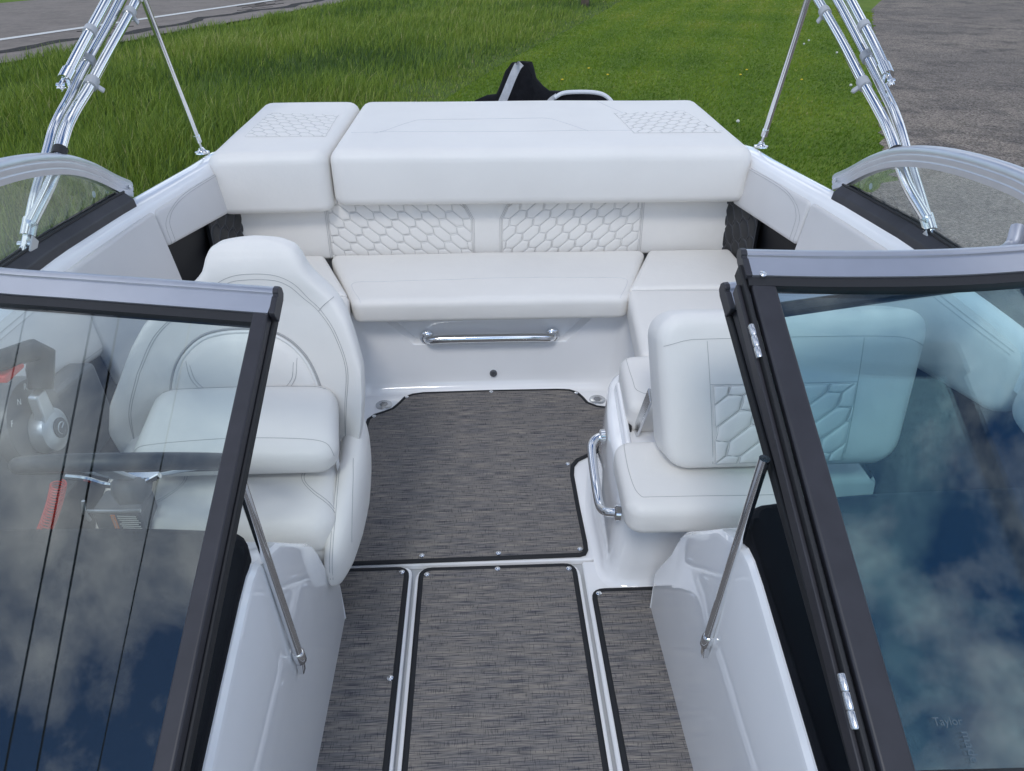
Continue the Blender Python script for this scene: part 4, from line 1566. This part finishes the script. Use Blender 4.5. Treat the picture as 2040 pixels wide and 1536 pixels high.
# oval lumbar cushion set in the back
LX = -.622
lum = [(-.185, .36), (-.192, .44), (-.180, .535), (-.150, .608), (-.10, .655), (-.04, .672), (.04, .672), (.10, .655), (.150, .608), (.180, .535), (.192, .44), (.185, .36)]
lc = catmull([(a, b, 0) for a, b in lum], 5)
rim = project(bv, [(LX + p.x, 1, p.y) for p in lc], D, off=.001, smooth=False)
MB().tube([q + V(0, -.001, 0) for q in rim], .005, 8).build('lumbar_piping', 'piping', bko)
MB().tube([q + V(0, -.0005, 0) for q in project(bv, [(LX + p.x * 1.035, 1, .40 + (p.y - .40) * 1.03) for p in lc], D, smooth=False)], .0028, 6).build('lumbar_gap', 'thread', bko)
lm = MB()
rings = [(1.0, .000), (.96, .010), (.88, .018), (.7, .023), (.4, .025), (.02, .0255)]
n = len(lc)
vs = []
for k, hgt_ in rings:
    for p in lc:
        x_ = LX + p.x * k; z_ = .45 + (p.y - .45) * k
        h_ = bv.ray_cast(V(x_, .9, z_), V(0, 1, 0))[0]
        vs.append(h_ + V(0, -hgt_, 0))
fs = [(q * n + a, q * n + (a + 1) % n, (q + 1) * n + (a + 1) % n, (q + 1) * n + a) for q in range(len(rings) - 1) for a in range(n)]
lm.add(vs, fs)
lo = lm.build('lumbar_cushion', 'vinyl', bko)
lb = lm.bvh()
m = MB()
for d in (0, .009):
    m.tube(project(lb, [(LX - .135 + d, .8, .612 - d), (LX - .125 + d, .8, .560), (LX - .085 + d * .5, .8, .522 + d), (LX, .8, .505 + d), (LX + .085 - d * .5, .8, .522 + d), (LX + .125 - d, .8, .560), (LX + .135 - d, .8, .612 - d)], D), .0006, 5)
    for sg in (-1, 1):
        m.tube(project(lb, [(LX + sg * (.172 - d), .8, .53), (LX + sg * (.162 - d), .8, .47), (LX + sg * (.148 - d), .8, .40)], D), .0006, 5)
m.build('stitching', 'thread', bko)

# flip-up bolster
p = Pad((HX - .195, 1.330, .505), (HX + .278, 1.330, .505), (HX + .245, 1.575, .556), (HX - .198, 1.575, .556), .082, r=.03, rc=.055, crown=.012, rb=.04)
bo = p.mb(18, 12).build('bolster', 'vinyl', t)
m = MB()
seam_on(p, [(.0, .10), (.06, .17), (.2, .20), (.5, .21), (.8, .20), (.94, .16), (1.0, .05)], m, 8)
seam_on(p, [(.05, .90), (.2, .93), (.5, .94), (.8, .93), (.95, .90)], m, 8)
m.build('stitching', 'thread', bo)
# seat cushion
p = Pad((HX - .165, 1.225, .395), (HX + .272, 1.225, .395), (HX + .262, 1.60, .420), (HX - .20, 1.60, .420), .105, r=.045, rc=.055, crown=.015, rb=.03)
co_ = p.mb(18, 14).build('seat_cushion', 'vinyl', t)
m = MB()
for d in (0, .022):
    seam_on(p, [(.99, .16 + d), (.88, .25 + d), (.80 + d * .6, .40), (.86 + d * .3, .62), (.90, .8)], m, 8)
    seam_on(p, [(.01, .16 + d), (.12, .25 + d), (.20 - d * .6, .40), (.14 - d * .3, .62), (.10, .8)], m, 8)
m.build('stitching', 'thread', co_)
# side bolsters wrapping the seat, and the skirt below
for sg in (-1, 1):
    path = [(.250, 1.63, .40, .028, .05), (.262, 1.585, .375, .034, .068), (.268, 1.51, .350, .038, .080), (.270, 1.42, .330, .040, .086), (.266, 1.33, .310, .038, .082), (.258, 1.26, .285, .032, .068), (.248, 1.215, .258, .02, .045), (.244, 1.20, .245, .006, .018)]
    P_ = catmull([q[:3] for q in path], 4)
    ti = np.linspace(0, len(path) - 1, len(P_))
    secs = []
    for i, q in enumerate(P_):
        wx_ = np.interp(ti[i], range(len(path)), [a[3] for a in path]); hz_ = np.interp(ti[i], range(len(path)), [a[4] for a in path])
        sec = []
        for k in range(24):
            a = 2 * math.pi * k / 24
            c_, s_ = math.cos(a), math.sin(a)
            sec.append((HX + .012 + sg * (q.x + math.copysign(abs(c_) ** .8, c_) * wx_), q.y - .15 * s_ * hz_, q.z + math.copysign(abs(s_) ** .8, s_) * hz_))
        secs.append(sec)
    sbm = MB().loft(secs)
    sbo = sbm.build('side_bolster', 'vinyl', t)
    sb = sbm.bvh()
    m = MB()
    for dx_ in (-.018, -.012, .022):
        pr_ = project(sb, [(HX + .012 + sg * (.258 + dx_), 1.58, 0), (HX + .012 + sg * (.265 + dx_), 1.50, 0), (HX + .012 + sg * (.268 + dx_), 1.40, 0), (HX + .012 + sg * (.262 + dx_), 1.30, 0), (HX + .012 + sg * (.252 + dx_), 1.235, 0)], (0, .35, -1), n=6)
        if len(pr_) > 3:
            m.tube(pr_, .0006, 5)
    m.build('stitching', 'thread', sbo)
# gathered skirt
secs = []
for z_, k_ in ((.31, 1.0), (.285, 1.03), (.255, 1.01), (.225, .985), (.205, .97)):
    sec = []
    for k in range(60):
        a = 2 * math.pi * k / 60
        c_, s_ = math.cos(a), math.sin(a)
        rp_ = 1 + .012 * math.sin(11 * a + z_ * 40) * (1 if .21 < z_ < .3 else .3)
        sec.append((HX + .02 + math.copysign(abs(c_) ** .45, c_) * .262 * k_ * rp_, 1.44 + math.copysign(abs(s_) ** .45, s_) * .215 * k_ * rp_, z_))
    secs.append(sec)
MB().loft(secs[::-1]).build('skirt', 'vinyl', t)
MB().lathe((HX, 1.47, 0), (0, 0, 1), [(.13, .007), (.13, .015), (.05, .03), (.045, .2), (.10, .21), (.10, .23)], 22).build('pedestal', 'steel', t)
# chrome arm between bolster and seat
MB().beam((HX + .262, 1.40, .36), (HX + .250, 1.44, .47), (.003, 0, 0), (0, .009, .003)).build('bolster_arm', 'piping', t, smooth=False, bevel=(.002, 2))
# slide handle and warning label on the left front of the seat
sbx = MB().hexa([(-.875, 1.225, .30), (-.770, 1.215, .30), (-.770, 1.30, .30), (-.875, 1.30, .30)], [(-.875, 1.225, .452), (-.770, 1.215, .452), (-.770, 1.30, .452), (-.875, 1.30, .452)]).build('slide_box', 'grey_plastic', t, smooth=False, bevel=(.008, 3))
MB().tube([(-.87, 1.21, .466), (-.80, 1.208, .464), (-.76, 1.21, .463)], .004, 8).build('slide_lever', 'silver_plastic', t)
MB().tube([(-.872, 1.21, .441), (-.876, 1.208, .466), (-.870, 1.21, .494)], .004, 8).build('slide_grip', 'silver_plastic', t)
lbn = V(-.095, -1, 0).normalized()
lu = V(1, -.095, 0).normalized()
lo_ = V(-.832, 1.2195, .400)
MB().hexa([lo_, lo_ + lu * .010, lo_ + lu * .010 + V(0, 0, .046), lo_ + V(0, 0, .046)], [q + lbn * .001 for q in (lo_, lo_ + lu * .010, lo_ + lu * .010 + V(0, 0, .046), lo_ + V(0, 0, .046))]).build('warning_strip', 'orange_label', sbx, smooth=False)
text_mesh('WARNING', .0085, lo_ + lu * .002 + V(0, 0, .044) + lbn * .0013, V(0, 0, -1), lu, 'thread', 'warning_lettering', sbx)
fp = MB()
for k in range(8):
    x0 = .013 + (.003 if k > 2 else 0)
    zl = .043 - k * .0055
    a = lo_ + lu * x0 + V(0, 0, zl) + lbn * .0008
    fp.box(a + lu * (.022 + random.uniform(-.003, .003)), (.021, .0003, .0011), Matrix((lu, -lbn, V(0, 0, 1))).transposed())
fp.build('fine_print', 'white_label', sbx, smooth=False)

# ------------------------------------------------------------------ passenger seat
t = thing('passenger_seat', 'cream passenger lounge seat with swing backrest on a white moulded base', 'seat', (.65, 1.6, 0))
# moulded base
base_pl = round_poly([(.300, 1.385), (.98, 1.385), (.98, 2.0), (.40, 2.0), (.345, 1.93), (.300, 1.70)], [.07, .02, .02, .05, .12, .15], 8)
if poly_area(base_pl) < 0:
    base_pl = base_pl[::-1]
secs = []
for z_, d in ((.0, -.028), (.004, -.016), (.012, -.008), (.03, -.001), (.06, .002), (.20, .010), (.315, .018), (.325, .022), (.33, .032)):
    secs.append([(x_, y_, z_) for x_, y_ in inset(base_pl, d)])
MB().loft(secs).build('base', 'gelcoat', t, sharp=60)
# seat cushion (fore) and aft-facing cushion
p = Pad((.292, 1.232, .404), (.745, 1.225, .404), (.80, 1.50, .408), (.300, 1.50, .408), .084, r=.026, rc=.045, crown=.006, rb=.025)
a_ = p.mb(18, 12).build('seat_cushion', 'vinyl', t)
m = MB()
seam_on(p, [(.05, .98), (.045, .5), (.07, .2), (.16, .155), (.6, .15), (.97, .15)], m, 8)
m.build('stitching', 'thread', a_)
p = Pad((.365, 1.63, .420), (.97, 1.63, .420), (.97, 1.915, .425), (.385, 1.915, .425), .098, r=.03, rc=.045, crown=.008, rb=.02)
a_ = p.mb(14, 10).build('aft_cushion', 'vinyl', t)
m = MB()
seam_on(p, [(.03, .97), (.04, .5), (.06, .25), (.2, .2), (.9, .2)], m, 8)
m.build('stitching', 'thread', a_)
# moulded cheek along the inboard side
MB().hexa([(.338, 1.52, .30), (.368, 1.52, .30), (.395, 1.87, .30), (.362, 1.87, .30)], [(.345, 1.54, .36), (.362, 1.54, .36), (.388, 1.86, .36), (.372, 1.86, .36)]).build('side_rail', 'gelcoat', t, smooth=False, bevel=(.008, 3))
# backrest
bp_ = Pad((.398, 1.335, .428), (.955, 1.335, .428), (1.020, 1.470, .775), (.368, 1.470, .775), .150, r=.030, rc=.065, crown=.014, rb=.045)
bm_ = bp_.mb(22, 18)
bo = bm_.build('backrest', 'vinyl', t, label='thick backrest with a quilted lower half')
m = MB()
seam_on(bp_, [(.20, .045), (.175, .83)], m, 12, smooth=False)
seam_on(bp_, [(.755, .045), (.745, .83)], m, 12, smooth=False)
seam_on(bp_, [(.185, .56), (.75, .56)], m, 12, smooth=False)
seam_on(bp_, [(.02, .80), (.10, .835), (.175, .842), (.5, .845), (.75, .842), (.9, .825), (.985, .77)], m, 8)
m.build('stitching', 'thread', bo)


def uvb(u, v, off=.002):
    return bp_.surf(u, v, off)


# quilting on the lower half (follows the face)
Wq, Hq = bp_.Wd * 2, bp_.Hd * 2
ol = [(.207 * Wq, .045 * Hq), (.748 * Wq, .045 * Hq), (.742 * Wq, .552 * Hq), (.193 * Wq, .552 * Hq)]
qp, qs = quilt((0, 0, 0), (1, 0, 0), (0, 1, 0), (0, 0, 1), ol, R(38), f=.066, e=.026, w=.047, h=.005, rth=.0007)
for mbq in (qp, qs):
    mbq.v = [tuple(bp_.surf(v_[0] / Wq, v_[1] / Hq, v_[2] + .002)) for v_ in mbq.v]
a_ = qp.build('quilted_panel', 'vinyl', bo)
qs.build('stitching', 'thread', bo)
# swing arms
for x_, nm in ((.392, 0), (.992, 1)):
    arm = MB().beam((x_, 1.66, .285), (x_, 1.53, .52), (.004, 0, 0), (0, .017, .009)).build('swing_arm', 'steel', t, smooth=False, bevel=(.002, 2))
    MB().lathe((x_ - .006, 1.655, .30), (1, 0, 0), [(.006, 0), (.006, .012)], 10).build('pivot_bolt', 'chrome', arm)
MB().beam((.376, 1.735, .33), (.376, 1.635, .318), (.005, 0, 0), (0, .004, .03)).build('arm_slot', 'rubber', t, smooth=False, bevel=(.003, 2))
# handle on the inboard side of the base
hp = [(.312, 1.678, .286), (.297, 1.675, .288), (.279, 1.66, .282), (.272, 1.63, .268), (.272, 1.53, .232), (.273, 1.46, .222), (.282, 1.425, .232), (.300, 1.41, .240), (.318, 1.405, .244)]
hd = MB().tube(catmull(hp, 6), .0125, 14).build('grab_handle', 'chrome', t)
for c_, d_ in (((.304, 1.677, .288), (-1, 0, 0)), ((.307, 1.408, .242), (-1, .1, 0))):
    MB().lathe(c_, d_, [(.022, -.01), (.022, .002), (.017, .005), (.012, .006)], 16).build('flange', 'chrome', hd)
# cup-shaped tie fitting behind the seat
MB().tube([(.553, 2.16 + .018 * math.cos(a), .20 + .022 * math.sin(a)) for a in np.linspace(0, 2 * math.pi, 20)[:-1]], .004, 8, closed=True).build('tie_ring', 'steel', boat)
MB().lathe((.58, 2.16, .20), (-1, 0, 0), [(.03, 0), (.03, .006), (.02, .012), (.001, .012)], 18).build('ring_plate', 'silver_plastic', boat)

# ------------------------------------------------------------------ bimini frame folded aft
t = thing('bimini_frame', 'folded bright metal canopy frame standing on both gunwales', 'canopy frame', (0, 1.8, .8))


def bow(la, ra, peak, r, name='bow'):
    """U-shaped bow: left leg up, across behind and above the picture, right leg down"""
    l = [V(p) for p in la]; r_ = [V(p) for p in ra]
    dl = (l[-1] - l[-2]).normalized(); dr = (r_[-1] - r_[-2]).normalized()
    tl = l[-1] + dl * peak; trr = r_[-1] + dr * peak
    mid = [tl, tl + dl * .12 + V(.10, 0, 0), (tl + trr) / 2 + dl * .17, trr + dr * .12 + V(-.10, 0, 0), trr]
    full = catmull(l, 5)[:-1] + catmull([l[-1]] + mid + [r_[-1]], 8)[:-1] + catmull(r_[::-1], 5)
    return MB().tube(full, r, 14).build(name, 'chrome', t)


A_L = [(-1.16, 1.800, .862), (-1.16, 1.877, .926), (-1.16, 1.931, .964), (-1.16, 2.012, 1.021), (-1.16, 2.068, 1.060), (-1.16, 2.125, 1.088), (-1.16, 2.198, 1.118), (-1.16, 2.291, 1.163), (-1.16, 2.535, 1.263), (-1.16, 2.687, 1.329)]
B_L = [(-1.146, 1.812, .893), (-1.12, 1.913, .969), (-1.12, 1.994, 1.025), (-1.12, 2.037, 1.054), (-1.12, 2.077, 1.077), (-1.12, 2.137, 1.102), (-1.12, 2.232, 1.136), (-1.12, 2.342, 1.181), (-1.12, 2.602, 1.284), (-1.12, 2.705, 1.327)]
C_L = [(-1.15, 2.177, 1.168), (-1.15, 2.226, 1.190), (-1.15, 2.329, 1.236), (-1.15, 2.563, 1.337)]
A_R = [(1.16, 1.800, .840), (1.16, 1.884, .902), (1.16, 1.945, .945), (1.16, 2.012, .994), (1.16, 2.055, 1.027), (1.16, 2.090, 1.052), (1.16, 2.136, 1.080), (1.16, 2.200, 1.112), (1.16, 2.289, 1.156), (1.16, 2.520, 1.266), (1.16, 2.652, 1.326)]
B_R = [(1.146, 1.812, .872), (1.12, 1.898, .936), (1.12, 1.986, .994), (1.12, 2.035, 1.026), (1.12, 2.088, 1.055), (1.12, 2.157, 1.086), (1.12, 2.263, 1.131), (1.12, 2.467, 1.223), (1.12, 2.698, 1.318)]
C_R = [(1.15, 2.194, 1.163), (1.15, 2.259, 1.199), (1.15, 2.334, 1.238), (1.15, 2.534, 1.334)]
bow(A_L, A_R, .75, .0142)
bow(B_L, B_R, .62, .0142)
bow(C_L, C_R, .70, .0142)


def ring_clamp(p, d, sc=1.0, tab=None, material='nylon'):
    p, d = V(p), V(d).normalized()
    o = MB().lathe(p - d * .014 * sc, d, [(.0152, 0), (.0178, .0), (.0178, .028 * sc), (.0152, .028 * sc)], 16).build('clamp', material, t)
    if tab:
        q = V(tab)
        MB().beam(p, p + q, d * .008, d.cross(q).normalized() * .0045).build('clamp_tab', material, o, smooth=False, bevel=(.003, 2))
    c_ = d.cross(V(0, 0, 1)).normalized()
    MB().lathe(p - V(0, .0185, 0) - V(0, 0, -.004), (0, -1, .3), [(.004, 0), (.004, .003), (.001, .004)], 8).build('screw', 'steel', o)


for s, A_, B_, C_ in ((-1, A_L, B_L, C_L), (1, A_R, B_R, C_R)):
    def at_y(P, y):
        for i in range(len(P) - 1):
            if P[i][1] <= y <= P[i + 1][1]:
                k = (y - P[i][1]) / (P[i + 1][1] - P[i][1])
                return V(P[i]).lerp(V(P[i + 1]), k), V(P[i + 1]) - V(P[i])
    a, d = at_y(C_, 2.40); ring_clamp(a, d, .9)
    a, d = at_y(A_, 2.36); ring_clamp(a, d, 1.0, (s * .0, -.01, .028))
    a, d = at_y(B_, 2.26); ring_clamp(a, d, 1.2, (-s * .03, .0, -.022))
    a, d = at_y(B_, 2.63); ring_clamp(a, d, 1.0, (-s * .02, 0, -.03))
    # black strap holding two legs together
    a, d = at_y(B_, 1.99); a2, _ = at_y(A_, 2.02)
    dd = V(d).normalized()
    MB().lathe(a - dd * .012, dd, [(.0155, 0), (.0178, 0), (.0178, .024), (.0155, .024)], 14).build('strap', 'rubber', t)
    # foot fitting
    p0 = V(A_[0]); dd = (V(A_[1]) - p0).normalized()
    MB().lathe(p0 - dd * .002, dd, [(.0150, 0), (.0180, .001), (.0180, .05), (.0150, .052)], 16).build('leg_sleeve', 'chrome', t)
    MB().beam(p0 - dd * .045, p0 + dd * .005, V(s * .007, 0, 0), dd.cross(V(1, 0, 0)) * .011).build('hinge_tongue', 'chrome', t, smooth=False, bevel=(.003, 2))
    MB().lathe(p0 - dd * .022 - V(.018, 0, 0), (1, 0, 0), [(.008, 0), (.008, .036)], 12).build('hinge_pin', 'chrome', t)
    MB().tube([p0 - dd * .035, p0 - dd * .10], .0125, 14).build('foot_post', 'chrome', t)
    MB().lathe(p0 - dd * .10 + V(0, 0, -.004), (0, 0, 1), [(.03, -.02), (.03, -.004), (.018, .006), (.012, .02)], 16).build('foot_flange', 'chrome', t)
    MB().beam(p0 - dd * .05 + V(-s * .02, 0, 0), p0 - dd * .01 + V(-s * .022, 0, .004), V(s * .002, 0, 0), dd.cross(V(1, 0, 0)) * .014).build('foot_bracket', 'silver_plastic', t, smooth=False, bevel=(.002, 2))
    # free end of the third bow
    e0 = V(C_[0]); ed = (V(C_[1]) - e0).normalized()
    MB().lathe(e0 - ed * .002, ed, [(.0150, 0), (.0180, .001), (.0180, .045), (.0150, .047)], 16).build('end_sleeve', 'chrome', t)
    MB().beam(e0 - ed * .03, e0 + ed * .004, V(s * .005, 0, 0), ed.cross(V(1, 0, 0)) * .008).build('end_tongue', 'chrome', t, smooth=False, bevel=(.002, 2))
    MB().lathe(e0 - ed * .024 - V(.012, 0, 0), (1, 0, 0), [(.007, 0), (.007, .024)], 12).build('end_pin', 'chrome', t)
    MB().lathe(e0 - ed * .045, ed, [(.006, 0), (.008, .004), (.008, .012), (.004, .016)], 12).build('end_cap', 'chrome', t)
    # support rod with its deck hinge
    b0 = V(s * 1.09, 2.905, zg(2.905) + .008)
    tp = V(s * 1.10, 2.71 if s < 0 else 2.735, 1.345)
    rd = (tp - b0).normalized()
    MB().tube([b0 + rd * .05, tp], .0108, 12).build('support_rod', 'chrome', t)
    MB().lathe(b0 + rd * .035, rd, [(.010, 0), (.0125, .002), (.0125, .03), (.0095, .034)], 14).build('rod_sleeve', 'chrome', t)
    MB().beam(b0 + rd * .005, b0 + rd * .04, V(.004, 0, 0), V(0, .008, 0)).build('rod_tongue', 'chrome', t, smooth=False, bevel=(.002, 2))
    MB().lathe((b0.x, b0.y, zg(2.905) - .001), (0, 0, 1), [(.028, -.001), (.027, .004), (.014, .009), (.008, .02)], 18).build('deck_hinge', 'chrome', t)

# ------------------------------------------------------------------ black cover standing behind the sun pads
t = thing('fabric_cover', 'black fabric cover with silver strip standing up behind the sun pad', 'cover', (.35, 4.2, .3))
cp = [(-.03, .745, .06), (.02, .765, .08), (.075, .772, .10), (.105, .83, .10), (.13, .89, .09), (.16, .930, .08), (.215, .938, .075), (.262, .934, .075), (.278, .895, .08), (.29, .850, .09), (.33, .810, .11), (.37, .788, .13), (.42, .782, .15), (.50, .785, .17), (.58, .782, .17), (.66, .768, .16), (.72, .735, .13)]
secs = []
for i, (x_, z_, d_) in enumerate(cp):
    sec = []
    for k in range(17):
        u = k / 16 * 2 - 1
        w_ = 1 - abs(u) ** 2.4
        zz_ = .30 + (z_ - .30) * (w_ if abs(u) < 1 else 0)
        fold = .010 * math.sin(5 * x_ * 9 + u * 5) + .007 * math.sin(u * 11 + i)
        sec.append((x_ + .05 * u * (1 if i < 8 else .4) + fold * .5, 4.22 + u * d_ * 1.6 + fold, zz_))
    secs.append(sec)
cm = MB().loft(secs, closed=False)
co2 = cm.build('cover_cloth', 'cover_fabric', t)
cb = cm.bvh()


def strip_on(pts, w, material, name):
    P_ = [V(p) for p in catmull([(a, 0, b) for a, b in pts], 6)]
    secs = []
    for i, p in enumerate(P_):
        d_ = (P_[min(i + 1, len(P_) - 1)] - P_[max(0, i - 1)]).normalized()
        nrm_ = V(d_.z, 0, -d_.x)
        row = []
        for k in (-1, -.3, .3, 1):
            q = p + nrm_ * w * k
            h_ = cb.ray_cast(V(q.x, 3.0, q.z), V(0, 1, 0))[0]
            if h_ is None:
                h_ = V(q.x, 4.15, q.z)
            row.append(h_ + V(0, -.006, .002))
        secs.append(row)
    return MB().loft(secs, closed=False).build(name, material, co2)


strip_on([(.085, .70), (.105, .745), (.15, .84), (.185, .905), (.205, .930)], .021, 'silver_strip', 'reflective_strip')
strip_on([(.335, .72), (.36, .745), (.40, .770)], .010, 'silver_strip', 'reflective_strip')
MB().tube(catmull([(.385, 4.13, .765), (.43, 4.14, .786), (.50, 4.15, .790), (.60, 4.15, .787), (.66, 4.14, .772), (.70, 4.12, .735), (.71, 4.1, .68)], 6), .011, 8).build('white_piping', 'white_trim', co2)
